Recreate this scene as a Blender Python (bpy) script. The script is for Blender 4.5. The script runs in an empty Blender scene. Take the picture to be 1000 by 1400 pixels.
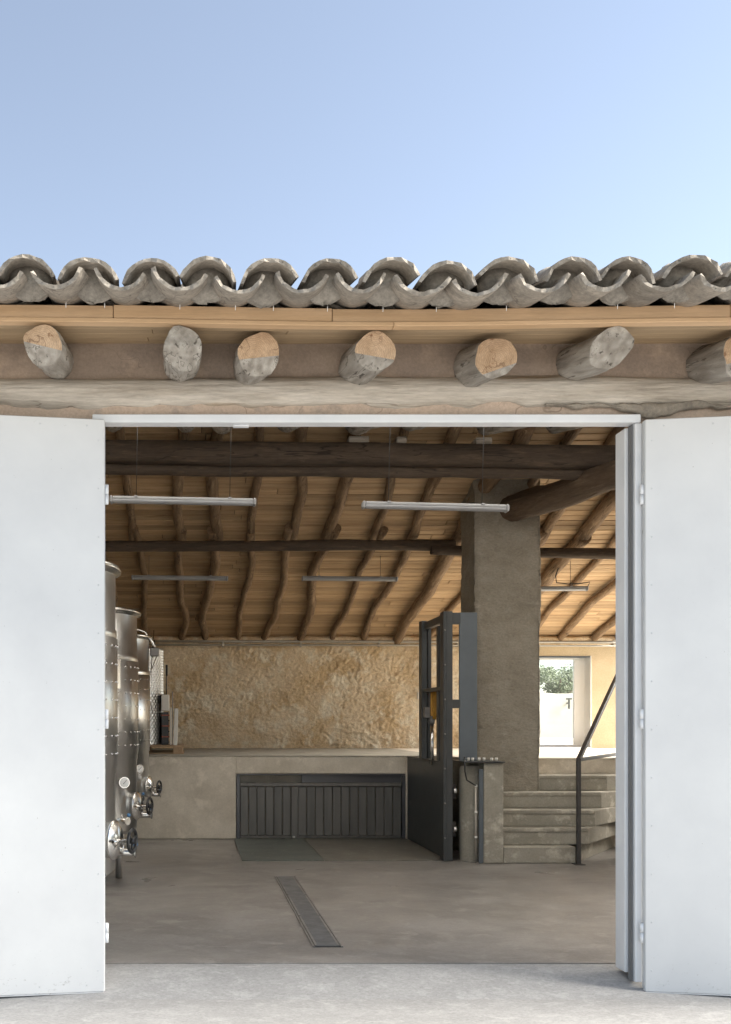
import bpy, bmesh, math, random
from mathutils import Vector, Matrix, noise
R = math.radians
rnd = random.Random(7)
SC = bpy.context.scene
COL = SC.collection

# ------------------------------------------------------------------ camera, sky, sun, exposure
F = 1350.0                       # focal length in pixels of a 1000 px wide picture
EYE = 1.45
cam_d = bpy.data.cameras.new('camera')
cam_d.sensor_fit = 'HORIZONTAL'
cam_d.sensor_width = 36
cam_d.lens = 36 * F / 1000
cam_d.shift_x = 0.238
cam_d.shift_y = 0.288
cam_d.clip_end = 3000
cam = bpy.data.objects.new('camera', cam_d)
cam.location = (0, 0, EYE)
cam.rotation_euler = (R(90), 0, 0)
COL.objects.link(cam)
SC.camera = cam

SUN_EL, SUN_AZ = R(34), R(87)   # azimuth measured from +Y (behind the building) towards +X
world = bpy.data.worlds.new('World')
SC.world = world
world.use_nodes = True
wn = world.node_tree
bg = wn.nodes['Background']
sky = wn.nodes.new('ShaderNodeTexSky')
sky.sky_type = 'NISHITA'
sky.sun_disc = False
sky.sun_elevation = SUN_EL
sky.sun_rotation = SUN_AZ
sky.altitude = 100
sky.air_density = 1.0
sky.dust_density = 0.15
sky.ozone_density = 0.6
hsv = wn.nodes.new('ShaderNodeHueSaturation'); hsv.inputs['Saturation'].default_value = 0.70
wn.links.new(sky.outputs[0], hsv.inputs['Color']); wn.links.new(hsv.outputs[0], bg.inputs[0])
bg.inputs[1].default_value = 0.050
sun_d = bpy.data.lights.new('sun', 'SUN')
sun_d.energy = 5.0
sun_d.angle = R(40)
sun_d.color = (1.0, 0.93, 0.82)
sun = bpy.data.objects.new('sun', sun_d)
sv = Vector((math.sin(SUN_AZ) * math.cos(SUN_EL), math.cos(SUN_AZ) * math.cos(SUN_EL), math.sin(SUN_EL)))
sun.rotation_euler = sv.to_track_quat('Z', 'Y').to_euler()
sun.location = (0, 20, 30)
COL.objects.link(sun)
vs = SC.view_settings
vs.view_transform = 'Standard'
vs.look = 'None'
vs.exposure = 2.37
vs.gamma = 1
vs.use_curve_mapping = False
SC.render.engine = 'CYCLES'
SC.cycles.use_denoising = True
SC.cycles.max_bounces = 12
SC.cycles.diffuse_bounces = 8
SC.cycles.glossy_bounces = 4
SC.cycles.transparent_max_bounces = 12
SC.cycles.caustics_reflective = False
SC.cycles.caustics_refractive = False

# ------------------------------------------------------------------ helpers
W = {}
def obj(name, mesh, parent=None, M=None):
    o = bpy.data.objects.new(name, mesh)
    COL.objects.link(o)
    M = M or Matrix.Identity(4)
    if parent is not None:
        o.parent = parent
        o.matrix_parent_inverse = W[parent].inverted()
    o.matrix_basis = M
    W[o] = M
    return o
def T(x, y, z): return Matrix.Translation((x, y, z))
def thing(name, label, cat, loc=(0, 0, 0), group=None, M=None):
    o = obj(name, None, None, M or T(*loc))
    return tag(o, label, cat, group)
def tag(o, label=None, cat=None, group=None, kind=None):
    if label: o['label'] = label
    if cat: o['category'] = cat
    if group: o['group'] = group
    if kind: o['kind'] = kind
    return o

class MB:
    def __init__(s): s.v = []; s.f = []; s.sm = []; s.mi = []
    def add(s, vs, fs, smooth=False, mi=0):
        b = len(s.v); s.v += [tuple(v) for v in vs]
        for f in fs:
            s.f.append(tuple(i + b for i in f)); s.sm.append(smooth); s.mi.append(mi)
        return s
    def box(s, x0, x1, y0, y1, z0, z1, mi=0):
        vs = [(x, y, z) for x in (x0, x1) for y in (y0, y1) for z in (z0, z1)]
        return s.add(vs, [(0, 1, 3, 2), (4, 6, 7, 5), (0, 4, 5, 1), (2, 3, 7, 6), (0, 2, 6, 4), (1, 5, 7, 3)], False, mi)
    def tube(s, pts, rs, n=12, caps=True, smooth=True, mi=0, jit=None, cap_mi=None):
        pts = [Vector(p) for p in pts]
        if not isinstance(rs, (list, tuple)): rs = [rs] * len(pts)
        d0 = (pts[1] - pts[0]).normalized()
        u = d0.orthogonal().normalized()
        if abs(d0.z) < .95:
            u = Vector((0, 0, 1)).cross(d0).normalized()
        vs = []; prev = d0
        for i, p in enumerate(pts):
            d = (pts[min(i + 1, len(pts) - 1)] - pts[max(i - 1, 0)]).normalized()
            q = prev.rotation_difference(d); u = q @ u; prev = d
            w = d.cross(u)
            for k in range(n):
                a = 2 * math.pi * k / n
                r = rs[i] * (1 + (jit(i, k) if jit else 0))
                vs.append(p + u * (r * math.cos(a)) + w * (r * math.sin(a)))
        fs = []
        for i in range(len(pts) - 1):
            for k in range(n):
                a, b = i * n + k, i * n + (k + 1) % n
                fs.append((a, b, b + n, a + n))
        base = len(s.v)
        s.add(vs, fs, smooth, mi)
        if caps:
            for ring in (tuple(reversed(range(n))), tuple(range((len(pts) - 1) * n, len(pts) * n))):
                s.f.append(tuple(base + i for i in ring)); s.sm.append(False); s.mi.append(mi if cap_mi is None else cap_mi)
        return s
    def lathe(s, prof, n=48, c=(0, 0), smooth=True, mi=0):
        vs = []
        for r, z in prof:
            for k in range(n):
                a = 2 * math.pi * k / n
                vs.append((c[0] + r * math.cos(a), c[1] + r * math.sin(a), z))
        fs = []
        for i in range(len(prof) - 1):
            for k in range(n):
                a, b = i * n + k, i * n + (k + 1) % n
                fs.append((a, b, b + n, a + n))
        return s.add(vs, fs, smooth, mi)
    def sphere(s, c, r, n=10, m=6, sx=1, sy=1, sz=1):
        vs = []; fs = []
        for i in range(m + 1):
            t = math.pi * i / m
            for k in range(n):
                a = 2 * math.pi * k / n
                vs.append((c[0] + sx * r * math.sin(t) * math.cos(a), c[1] + sy * r * math.sin(t) * math.sin(a), c[2] + sz * r * math.cos(t)))
        for i in range(m):
            for k in range(n):
                a, b = i * n + k, i * n + (k + 1) % n
                fs.append((a, a + n, b + n, b))
        return s.add(vs, fs, True)
    def torus(s, c, axis, R0, r, n=24, m=8):
        ax = Vector(axis).normalized(); u = ax.orthogonal().normalized(); w = ax.cross(u); c = Vector(c)
        vs = []; fs = []
        for i in range(n):
            a = 2 * math.pi * i / n; d = u * math.cos(a) + w * math.sin(a)
            for k in range(m):
                b = 2 * math.pi * k / m
                vs.append(c + d * (R0 + r * math.cos(b)) + ax * (r * math.sin(b)))
        for i in range(n):
            for k in range(m):
                fs.append((i * m + k, ((i + 1) % n) * m + k, ((i + 1) % n) * m + (k + 1) % m, i * m + (k + 1) % m))
        return s.add(vs, fs, True)
    def grid(s, fn, nu, nv, smooth=True, mi=0, flip=False):
        vs = [fn(i / nu, j / nv) for i in range(nu + 1) for j in range(nv + 1)]
        fs = []
        for i in range(nu):
            for j in range(nv):
                a = i * (nv + 1) + j
                q = (a, a + nv + 1, a + nv + 2, a + 1)
                fs.append(tuple(reversed(q)) if flip else q)
        return s.add(vs, fs, smooth, mi)
    def mesh(s, name, mats, bevel=0, seg=1):
        me = bpy.data.meshes.new(name)
        me.from_pydata(s.v, [], s.f)
        me.polygons.foreach_set('use_smooth', s.sm)
        me.polygons.foreach_set('material_index', s.mi)
        for m in (mats if isinstance(mats, (list, tuple)) else [mats]): me.materials.append(m)
        if bevel:
            bm = bmesh.new(); bm.from_mesh(me)
            es = [e for e in bm.edges if len(e.link_faces) == 2 and e.calc_face_angle(0) > R(50)]
            bmesh.ops.bevel(bm, geom=es, offset=bevel, segments=seg, affect='EDGES', profile=.6)
            bm.to_mesh(me); bm.free()
        me.update()
        return me
def boxm(name, mat, dx, dy, dz, bevel=.004):
    return MB().box(-dx / 2, dx / 2, -dy / 2, dy / 2, -dz / 2, dz / 2).mesh(name, mat, bevel)
def boxo(name, mat, parent, x0, x1, y0, y1, z0, z1, bevel=.004, seg=1):
    cx, cy, cz = (x0 + x1) / 2, (y0 + y1) / 2, (z0 + z1) / 2
    m = MB().box(x0 - cx, x1 - cx, y0 - cy, y1 - cy, z0 - cz, z1 - cz).mesh(name, mat, bevel, seg)
    return obj(name, m, parent, T(cx, cy, cz))
def fbm(p, oct=4):
    s = 0; a = 1
    p = Vector(p)
    for _ in range(oct):
        s += a * noise.noise(p); a *= .5; p = p * 2.03
    return s

# ------------------------------------------------------------------ materials
def mat(name, c1, c2=None, scale=4.0, stretch=(1, 1, 1), rough=.8, metallic=0.0, bump=0.0, bscale=30.0, bdist=.01,
        c3=None, s3=1.2, t3=(.55, .7), rand=0.0, detail=6, spec=.4, coord='Object', rvar=0.0, bstretch=None, lo=.35, hi=.65, dist=0.0, grain=0.0, gscale=110.0):
    m = bpy.data.materials.new(name); m.use_nodes = True
    n = m.node_tree.nodes; L = m.node_tree.links
    b = n['Principled BSDF']
    b.inputs['Roughness'].default_value = rough
    b.inputs['Metallic'].default_value = metallic
    b.inputs['Specular IOR Level'].default_value = spec
    tc = n.new('ShaderNodeTexCoord')
    oi = n.new('ShaderNodeObjectInfo')
    def mapped(st):
        mp = n.new('ShaderNodeMapping'); mp.inputs['Scale'].default_value = st
        L.new(tc.outputs[coord], mp.inputs['Vector'])
        ad = n.new('ShaderNodeVectorMath'); ad.operation = 'ADD'
        ml = n.new('ShaderNodeMath'); ml.operation = 'MULTIPLY'; ml.inputs[1].default_value = 37.0
        L.new(oi.outputs['Random'], ml.inputs[0])
        L.new(mp.outputs[0], ad.inputs[0]); L.new(ml.outputs[0], ad.inputs[1])
        return ad.outputs[0]
    def nz(vec, sc, det=detail, ro=.6):
        t = n.new('ShaderNodeTexNoise'); t.inputs['Scale'].default_value = sc; t.inputs['Detail'].default_value = det
        t.inputs['Roughness'].default_value = ro; t.inputs['Distortion'].default_value = dist
        L.new(vec, t.inputs['Vector']); return t.outputs['Fac']
    def rng(fac, a, b_):
        r = n.new('ShaderNodeMapRange'); r.inputs[1].default_value = a; r.inputs[2].default_value = b_
        L.new(fac, r.inputs[0]); return r.outputs[0]
    def mix(fac, A, B, mode='MIX'):
        x = n.new('ShaderNodeMix'); x.data_type = 'RGBA'; x.blend_type = mode
        if isinstance(fac, float): x.inputs[0].default_value = fac
        else: L.new(fac, x.inputs[0])
        for sck, v in ((6, A), (7, B)):
            if isinstance(v, tuple): x.inputs[sck].default_value = (*v, 1)
            else: L.new(v, x.inputs[sck])
        return x.outputs[2]
    vec = mapped(stretch)
    col = c1
    if c2:
        col = mix(rng(nz(vec, scale), lo, hi), c1, c2)
    if c3:
        col = mix(rng(nz(vec, scale * s3), *t3), col, c3)
    if grain and not isinstance(col, tuple):
        g1 = n.new('ShaderNodeMapRange'); g1.inputs[1].default_value = .28; g1.inputs[2].default_value = .72
        g1.inputs[3].default_value = 1 - grain; g1.inputs[4].default_value = 1 + grain
        L.new(nz(vec, gscale, 5, .75), g1.inputs[0])
        g2 = n.new('ShaderNodeVectorMath'); g2.operation = 'SCALE'
        L.new(col, g2.inputs[0]); L.new(g1.outputs[0], g2.inputs['Scale']); col = g2.outputs[0]
    if rand:
        hs = n.new('ShaderNodeHueSaturation')
        r = n.new('ShaderNodeMapRange'); r.inputs[3].default_value = 1 - rand; r.inputs[4].default_value = 1 + rand
        L.new(oi.outputs['Random'], r.inputs[0]); L.new(r.outputs[0], hs.inputs['Value'])
        if isinstance(col, tuple): hs.inputs['Color'].default_value = (*col, 1)
        else: L.new(col, hs.inputs['Color'])
        col = hs.outputs[0]
    if isinstance(col, tuple): b.inputs['Base Color'].default_value = (*col, 1)
    else: L.new(col, b.inputs['Base Color'])
    if rvar:
        r = n.new('ShaderNodeMapRange'); r.inputs[1].default_value = .3; r.inputs[2].default_value = .7
        r.inputs[3].default_value = rough - rvar; r.inputs[4].default_value = rough + rvar
        L.new(nz(vec, scale * .7), r.inputs[0]); L.new(r.outputs[0], b.inputs['Roughness'])
    if bump:
        bp = n.new('ShaderNodeBump'); bp.inputs['Strength'].default_value = bump; bp.inputs['Distance'].default_value = bdist
        L.new(nz(mapped(bstretch or stretch), bscale, 8, .65), bp.inputs['Height'])
        L.new(bp.outputs[0], b.inputs['Normal'])
    m['_'] = 0
    return m

M = {}
M['white'] = mat('white_paint', (.66, .665, .665), (.60, .605, .61), 1.7, rough=.42, bump=.10, bscale=10, bdist=.005, c3=(.36, .35, .33), s3=34, t3=(.715, .74))
def scuffs(m, zlo, zhi):
    n = m.node_tree.nodes; L = m.node_tree.links; b = n['Principled BSDF']
    tc = n.new('ShaderNodeTexCoord'); sx = n.new('ShaderNodeSeparateXYZ'); L.new(tc.outputs['Object'], sx.inputs[0])
    a = n.new('ShaderNodeMapRange'); a.inputs[1].default_value = zlo; a.inputs[2].default_value = zhi; a.inputs[3].default_value = .43; a.inputs[4].default_value = .66
    L.new(sx.outputs['Z'], a.inputs[0])
    t = n.new('ShaderNodeTexNoise'); t.inputs['Scale'].default_value = 26; t.inputs['Detail'].default_value = 9; t.inputs['Roughness'].default_value = .75
    mp = n.new('ShaderNodeMapping'); mp.inputs['Scale'].default_value = (1, 1, 1.7); L.new(tc.outputs['Object'], mp.inputs[0]); L.new(mp.outputs[0], t.inputs['Vector'])
    d = n.new('ShaderNodeMath'); d.operation = 'SUBTRACT'; L.new(t.outputs['Fac'], d.inputs[0]); L.new(a.outputs[0], d.inputs[1])
    r = n.new('ShaderNodeMapRange'); r.inputs[1].default_value = .15; r.inputs[2].default_value = .20; r.inputs[4].default_value = .55; L.new(d.outputs[0], r.inputs[0])
    src = b.inputs['Base Color'].links[0].from_socket
    x = n.new('ShaderNodeMix'); x.data_type = 'RGBA'; L.new(r.outputs[0], x.inputs[0]); L.new(src, x.inputs[6]); x.inputs[7].default_value = (.27, .25, .225, 1)
    L.new(x.outputs[2], b.inputs['Base Color'])
scuffs(M['white'], -1.61, -0.9)
M['white_frame'] = mat('white_frame_paint', (.74, .755, .78), (.66, .68, .71), 3, rough=.45, bump=.06, bscale=40, bdist=.003)
M['leaf_edge'] = mat('worn_painted_steel', (.52, .53, .54), (.62, .63, .65), 9, (1, 1, .3), rough=.5, c3=(.16, .15, .14), s3=2.4, t3=(.66, .72), metallic=.1)
M['rubber'] = mat('dark_seal', (.16, .165, .175), rough=.7)
M['pink'] = mat('pink_plaster', (.56, .44, .355), (.47, .375, .305), 4, rough=.95, bump=.5, bscale=45, bdist=.006, c3=(.38, .315, .265), s3=1.7, t3=(.57, .68), grain=0.16, gscale=60)
M['brown_pl'] = mat('brown_plaster', (.37, .295, .235), (.29, .235, .195), 3, rough=.95, bump=.5, bscale=50, bdist=.006, c3=(.46, .36, .28), s3=1.6, t3=(.52, .7), grain=0.16, gscale=60)
M['lintel'] = mat('lime_washed_timber', (.58, .535, .475), (.40, .355, .30), 4.2, (.22, 2.2, 2.2), rough=.9, bump=1.0, bscale=9, bdist=.02, c3=(.27, .19, .105), s3=.55, t3=(.60, .70), lo=.38, hi=.66, detail=10, dist=.3, grain=0.26, gscale=26)
M['mortar'] = mat('grey_mortar', (.30, .265, .22), (.22, .195, .165), 12, rough=1, bump=.8, bscale=40, bdist=.01, grain=0.25, gscale=60)
M['tile'] = mat('old_clay_tile', (.285, .25, .21), (.19, .168, .142), 9, rough=.92, bump=.45, bscale=60, bdist=.004, c3=(.15, .135, .12), s3=3.4, t3=(.60, .72), rand=.18, grain=0.3, gscale=45)
M['tile_edge'] = mat('worn_tile_edge', (.30, .27, .23), (.185, .165, .14), 26, rough=.95, bump=.6, bscale=70, bdist=.004, c3=(.10, .095, .085), s3=1.6, t3=(.60, .66), rand=.14, grain=0.3, gscale=60)
M['bed'] = mat('tile_bedding_mortar', (.30, .275, .24), (.20, .182, .158), 10, rough=1, bump=.8, bscale=30, bdist=.01, grain=.3, gscale=50)
M['pine'] = mat('new_pine_board', (.56, .385, .235), (.47, .31, .175), 3, (.35, 6, 6), rough=.7, bump=.15, bscale=10, bdist=.003, c3=(.24, .13, .06), s3=2.2, t3=(.70, .76), rand=.06, grain=0.12, gscale=30)
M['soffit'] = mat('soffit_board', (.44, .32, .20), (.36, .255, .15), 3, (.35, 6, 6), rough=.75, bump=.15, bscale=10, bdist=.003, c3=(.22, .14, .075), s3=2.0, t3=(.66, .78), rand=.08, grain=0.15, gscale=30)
M['log_grey'] = mat('weathered_log', (.40, .37, .33), (.24, .215, .185), 7, (.4, 3, 3), rough=.95, bump=1.0, bscale=10, bdist=.02, c3=(.10, .085, .07), s3=1.5, t3=(.60, .66), rand=.12, lo=.4, hi=.6, detail=10, grain=0.3, gscale=28)
M['log_end'] = mat('fresh_cut_log', (.50, .355, .235), (.39, .265, .165), 16, rough=.85, bump=.5, bscale=40, bdist=.006, c3=(.22, .12, .065), s3=.8, t3=(.62, .68), rand=.08, detail=9, grain=0.15, gscale=60)
def rings(m):
    n = m.node_tree.nodes; L = m.node_tree.links; b = n['Principled BSDF']
    tc = n.new('ShaderNodeTexCoord'); sp = n.new('ShaderNodeMapping'); sp.inputs['Scale'].default_value = (0, 1, 1)
    L.new(tc.outputs['Object'], sp.inputs[0])
    wv = n.new('ShaderNodeTexWave'); wv.wave_type = 'RINGS'; wv.rings_direction = 'X'; wv.inputs['Scale'].default_value = 34; wv.inputs['Distortion'].default_value = 7.0; wv.inputs['Detail'].default_value = 6; wv.inputs['Detail Scale'].default_value = 2.5
    L.new(sp.outputs[0], wv.inputs['Vector'])
    mr = n.new('ShaderNodeMapRange'); mr.inputs[3].default_value = .80; mr.inputs[4].default_value = 1.06; L.new(wv.outputs['Fac'], mr.inputs[0])
    src = b.inputs['Base Color'].links[0].from_socket
    mx = n.new('ShaderNodeVectorMath'); mx.operation = 'SCALE'; L.new(src, mx.inputs[0]); L.new(mr.outputs[0], mx.inputs['Scale']); L.new(mx.outputs[0], b.inputs['Base Color'])
rings(M['log_end'])
M['rafter'] = mat('old_rafter_log', (.27, .185, .115), (.17, .112, .066), 5, (.5, 3, 3), rough=.85, bump=.9, bscale=12, bdist=.015, c3=(.36, .26, .165), s3=1.4, t3=(.55, .7), rand=.12, grain=0.28, gscale=26)
M['beam'] = mat('old_beam', (.085, .062, .045), (.055, .04, .029), 4, (.4, 3, 3), rough=.85, bump=.9, bscale=12, bdist=.012, c3=(.12, .085, .06), s3=1.6, t3=(.56, .7), rand=.08, grain=0.3, gscale=26)
M['strut'] = mat('thick_strut_log', (.15, .105, .07), (.10, .07, .048), 4, (.4, 3, 3), rough=.85, bump=1.0, bscale=10, bdist=.02, c3=(.20, .145, .10), s3=1.6, t3=(.56, .7), grain=0.3, gscale=26)
M['deck'] = mat('dark_roof_deck', (.05, .045, .04), rough=.95)  # shade of the plank gaps put into the deck colour
M['plank'] = mat('ceiling_pine', (.54, .39, .24), (.38, .255, .145), 3.0, (.35, 6, 6), rough=.75, bump=.12, bscale=10, bdist=.003, c3=(.18, .09, .04), s3=1.5, t3=(.63, .72), rand=.22, grain=0.15, gscale=30)
M['ochre'] = mat('rough_earth_wall', (.75, .62, .45), (.62, .465, .285), 1.9, rough=1, bump=.9, bscale=19, bdist=.03, c3=(.78, .70, .56), s3=2.3, t3=(.50, .64), detail=10, lo=.4, hi=.6, grain=0.22, gscale=40)
M['ochre_s'] = mat('smooth_earth_wall', (.62, .51, .35), (.54, .43, .28), 2.2, rough=1, bump=.4, bscale=30, bdist=.008, grain=0.12, gscale=40)
M['limewash'] = mat('limewashed_wall', (.72, .68, .60), (.64, .60, .52), 2, rough=1, bump=.3, bscale=20)
M['pillar'] = mat('earth_pillar_render', (.31, .282, .235), (.235, .212, .173), 3.2, (1, 1, 1.5), rough=1, bump=1.0, bscale=9, bdist=.035, c3=(.30, .278, .234), s3=2.4, t3=(.52, .7), bstretch=(.9, .9, 1.4), detail=10, grain=0.2, gscale=40)
M['conc'] = mat('platform_concrete', (.62, .565, .48), (.45, .40, .325), 2.2, rough=.9, bump=.25, bscale=35, bdist=.004, c3=(.66, .60, .51), s3=2.6, t3=(.55, .68), detail=10, grain=0.12, gscale=60)
M['conc_top_lit'] = mat('platform_floor', (.64, .59, .50), (.57, .52, .435), 1.6, rough=.85)
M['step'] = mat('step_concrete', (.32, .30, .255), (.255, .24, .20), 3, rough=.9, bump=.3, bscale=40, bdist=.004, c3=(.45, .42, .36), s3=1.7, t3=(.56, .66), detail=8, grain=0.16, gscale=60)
M['floor'] = mat('power_floated_floor', (.268, .254, .24), (.198, .186, .174), 2.2, (.8, 1.0, 1), rough=.42, bump=.22, bscale=26, bdist=.004, c3=(.30, .283, .266), s3=3.3, t3=(.53, .68), rvar=.15, detail=12, dist=.5, lo=.36, hi=.64, grain=0.16, gscale=45)
M['ground'] = mat('pale_concrete_ground', (.322, .320, .316), (.275, .273, .270), 1.9, (.8, 1.2, 1), rough=.9, bump=.35, bscale=35, bdist=.005, c3=(.355, .352, .348), s3=4.5, t3=(.5, .66), detail=12, dist=.8, grain=0.24, gscale=55)
M['gravel'] = mat('pale_gravel', (.64, .60, .53), (.55, .51, .45), 3, rough=1, bump=.6, bscale=40)
M['dark'] = mat('slate_painted_steel', (.052, .058, .062), (.042, .047, .05), 6, rough=.38, bump=.03, bscale=60, bdist=.002, spec=.5)
M['dark_panel'] = mat('slate_cover_panel', (.10, .12, .14), (.085, .10, .115), 4, rough=.55)
M['gate'] = mat('gate_board', (.135, .128, .118), (.095, .09, .084), 5, (4, 4, .4), rough=.42, bump=.08, bscale=20, bdist=.002, rand=.14, spec=.5, grain=0.12, gscale=40)
M['gate_frame'] = mat('gate_frame_steel', (.07, .072, .082), (.05, .05, .056), 3, (.5, 1, 1), rough=.28, spec=.6)
M['plate'] = mat('lift_floor_plate', (.15, .165, .15), (.11, .122, .112), 4, rough=.42, bump=.06, bscale=60, bdist=.002, c3=(.20, .21, .19), s3=3, t3=(.58, .68), grain=0.15, gscale=60)
M['plate2'] = mat('lift_floor_plate_dusty', (.20, .19, .165), (.155, .148, .128), 4, rough=.45, bump=.06, bscale=60, bdist=.002, c3=(.26, .245, .215), s3=3, t3=(.58, .68), grain=0.15, gscale=60)
M['grate'] = mat('drain_steel', (.27, .26, .25), (.19, .182, .175), 9, rough=.5, metallic=.3, bump=.1, bscale=50, bdist=.002)
M['drain_shade'] = mat('drain_shade_sheet', (.03, .03, .03), rough=.9)
M['rail'] = mat('handrail_steel', (.05, .048, .048), rough=.45)
M['inox'] = mat('stainless_steel', (.70, .695, .685), (.64, .635, .625), 3, (8, 8, .35), rough=.31, metallic=1, bump=.04, bscale=8, bdist=.004, bstretch=(9, 9, .2))
M['inox_b'] = mat('polished_stainless', (.70, .69, .67), rough=.24, metallic=1)
M['black'] = mat('black_plastic', (.015, .015, .016), rough=.35, spec=.5)
M['blue'] = mat('blue_knob', (.10, .24, .46), rough=.35, spec=.5)
M['dial'] = mat('white_dial', (.82, .82, .80), rough=.4)
M['lampg'] = mat('lamp_housing', (.29, .295, .305), (.24, .245, .255), 4, rough=.45)
M['lampc'] = mat('lamp_diffuser', (.33, .34, .36), rough=.22, spec=.5)
M['pipe'] = mat('galvanised_conduit', (.45, .42, .37), (.38, .35, .31), 6, rough=.4, metallic=.5)
M['timber'] = mat('pallet_timber', (.38, .27, .17), (.28, .19, .12), 6, (1, 4, 4), rough=.85, bump=.3, bscale=20, bdist=.004)
M['orange'] = mat('orange_chain_hose', (.55, .30, .05), (.40, .20, .03), 20, rough=.5)
M['chrome'] = mat('chrome_rod', (.85, .85, .85), rough=.08, metallic=1)
M['offwhite'] = mat('offwhite_plastic', (.66, .64, .60), rough=.5)
M['redbrown'] = mat('red_strap', (.35, .09, .06), rough=.6)
M['winframe'] = mat('white_window_frame', (.80, .81, .82), rough=.35)
M['leaf'] = mat('tree_leaves', (.10, .125, .055), (.07, .095, .045), 3, rough=.6, rand=.1)
M['bark'] = mat('tree_bark', (.13, .10, .075), (.09, .07, .05), 8, rough=.95)
M['pale'] = mat('pale_rendered_wall', (.62, .59, .53), (.55, .52, .46), 1.2, rough=.95, bump=.3, bscale=20)
def cracks(m, scale, stretch, width=.010, col=(.07, .058, .047), amount=.85, patch=.5):
    n = m.node_tree.nodes; L = m.node_tree.links; b = n['Principled BSDF']
    tc = n.new('ShaderNodeTexCoord'); oi = n.new('ShaderNodeObjectInfo')
    mp = n.new('ShaderNodeMapping'); mp.inputs['Scale'].default_value = stretch; L.new(tc.outputs['Object'], mp.inputs[0])
    ml = n.new('ShaderNodeMath'); ml.operation = 'MULTIPLY'; ml.inputs[1].default_value = 53.0; L.new(oi.outputs['Random'], ml.inputs[0])
    ad = n.new('ShaderNodeVectorMath'); ad.operation = 'ADD'; L.new(mp.outputs[0], ad.inputs[0]); L.new(ml.outputs[0], ad.inputs[1])
    def tex(sc, det):
        t = n.new('ShaderNodeTexNoise'); t.inputs['Scale'].default_value = sc; t.inputs['Detail'].default_value = det; t.inputs['Roughness'].default_value = .6
        L.new(ad.outputs[0], t.inputs['Vector']); return t.outputs['Fac']
    sb = n.new('ShaderNodeMath'); sb.operation = 'SUBTRACT'; sb.inputs[1].default_value = .5; L.new(tex(scale, 2.5), sb.inputs[0])
    ab = n.new('ShaderNodeMath'); ab.operation = 'ABSOLUTE'; L.new(sb.outputs[0], ab.inputs[0])
    r = n.new('ShaderNodeMapRange'); r.inputs[1].default_value = width * .4; r.inputs[2].default_value = width; r.inputs[3].default_value = amount; r.inputs[4].default_value = 0; L.new(ab.outputs[0], r.inputs[0])
    p = n.new('ShaderNodeMapRange'); p.inputs[1].default_value = patch - .04; p.inputs[2].default_value = patch + .06; L.new(tex(scale * .45, 2), p.inputs[0])
    mu = n.new('ShaderNodeMath'); mu.operation = 'MULTIPLY'; L.new(r.outputs[0], mu.inputs[0]); L.new(p.outputs[0], mu.inputs[1])
    src = b.inputs['Base Color'].links[0].from_socket
    x = n.new('ShaderNodeMix'); x.data_type = 'RGBA'; L.new(mu.outputs[0], x.inputs[0]); L.new(src, x.inputs[6]); x.inputs[7].default_value = (*col, 1)
    L.new(x.outputs[2], b.inputs['Base Color'])
cracks(M['lintel'], 3.0, (.14, 3.2, 3.2), .009, (.17, .135, .10), .6, .50)
cracks(M['log_grey'], 4.0, (.22, 3.2, 3.2), .012, (.08, .068, .055), .65, .49)
cracks(M['log_end'], 7.0, (0, 1, 1), .013, (.17, .10, .06), .7, .49)
cracks(M['pink'], 2.6, (1, 1, 1), .006, (.24, .18, .14), .7, .5)
cracks(M['brown_pl'], 3.2, (1, 1, 1), .005, (.17, .135, .11), .5, .54)
cracks(M['beam'], 3.5, (.3, 3, 3), .014, (.02, .015, .011), .8, .46)
cracks(M['rafter'], 5, (.35, 3, 3), .016, (.06, .038, .022), .8, .47)
cracks(M['tile'], 5, (1, 1, 1), .012, (.08, .07, .06), .6, .5)
g = bpy.data.materials.new('window_glass'); g.use_nodes = True
gn = g.node_tree.nodes; gl = g.node_tree.links
gn.remove(gn['Principled BSDF'])
tr = gn.new('ShaderNodeBsdfTransparent'); tr.inputs[0].default_value = (.93, .95, .94, 1)
go = gn.new('ShaderNodeBsdfGlossy'); go.inputs['Roughness'].default_value = .02
fr = gn.new('ShaderNodeFresnel'); fr.inputs[0].default_value = 1.5
mx = gn.new('ShaderNodeMixShader')
gl.new(fr.outputs[0], mx.inputs[0]); gl.new(tr.outputs[0], mx.inputs[1]); gl.new(go.outputs[0], mx.inputs[2])
gl.new(mx.outputs[0], gn['Material Output'].inputs[0])
M['glass'] = g
g = bpy.data.materials.new('translucent_sheet'); g.use_nodes = True
gn = g.node_tree.nodes; gl = g.node_tree.links
gn.remove(gn['Principled BSDF'])
tl = gn.new('ShaderNodeBsdfTranslucent'); tl.inputs[0].default_value = (.88, .86, .82, 1)
gl.new(tl.outputs[0], gn['Material Output'].inputs[0])
M['translucent'] = g

# ------------------------------------------------------------------ measures of the building
XL, XR = -2.6, 7.0               # inner faces of the side walls
XE = 7.25                         # the roof ends here; platform end left open, out of view, to let sun in
YF = 5.65                        # face of the door frame / facade
YB = 15.88                       # inner face of the back wall
PZ = 1.03                        # platform level
def zfront(y): return 2.377 + .22 * y          # underside of the front roof slope
def zback(y): return 7.27 - .279 * y           # underside of the back roof slope
YR = (7.27 - 2.377) / (.22 + .279)             # ridge
AF, AB = math.atan(.22), -math.atan(.279)
def sag(x): return -.026 * math.exp(-((x - 1.0) / 1.25) ** 2)

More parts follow.
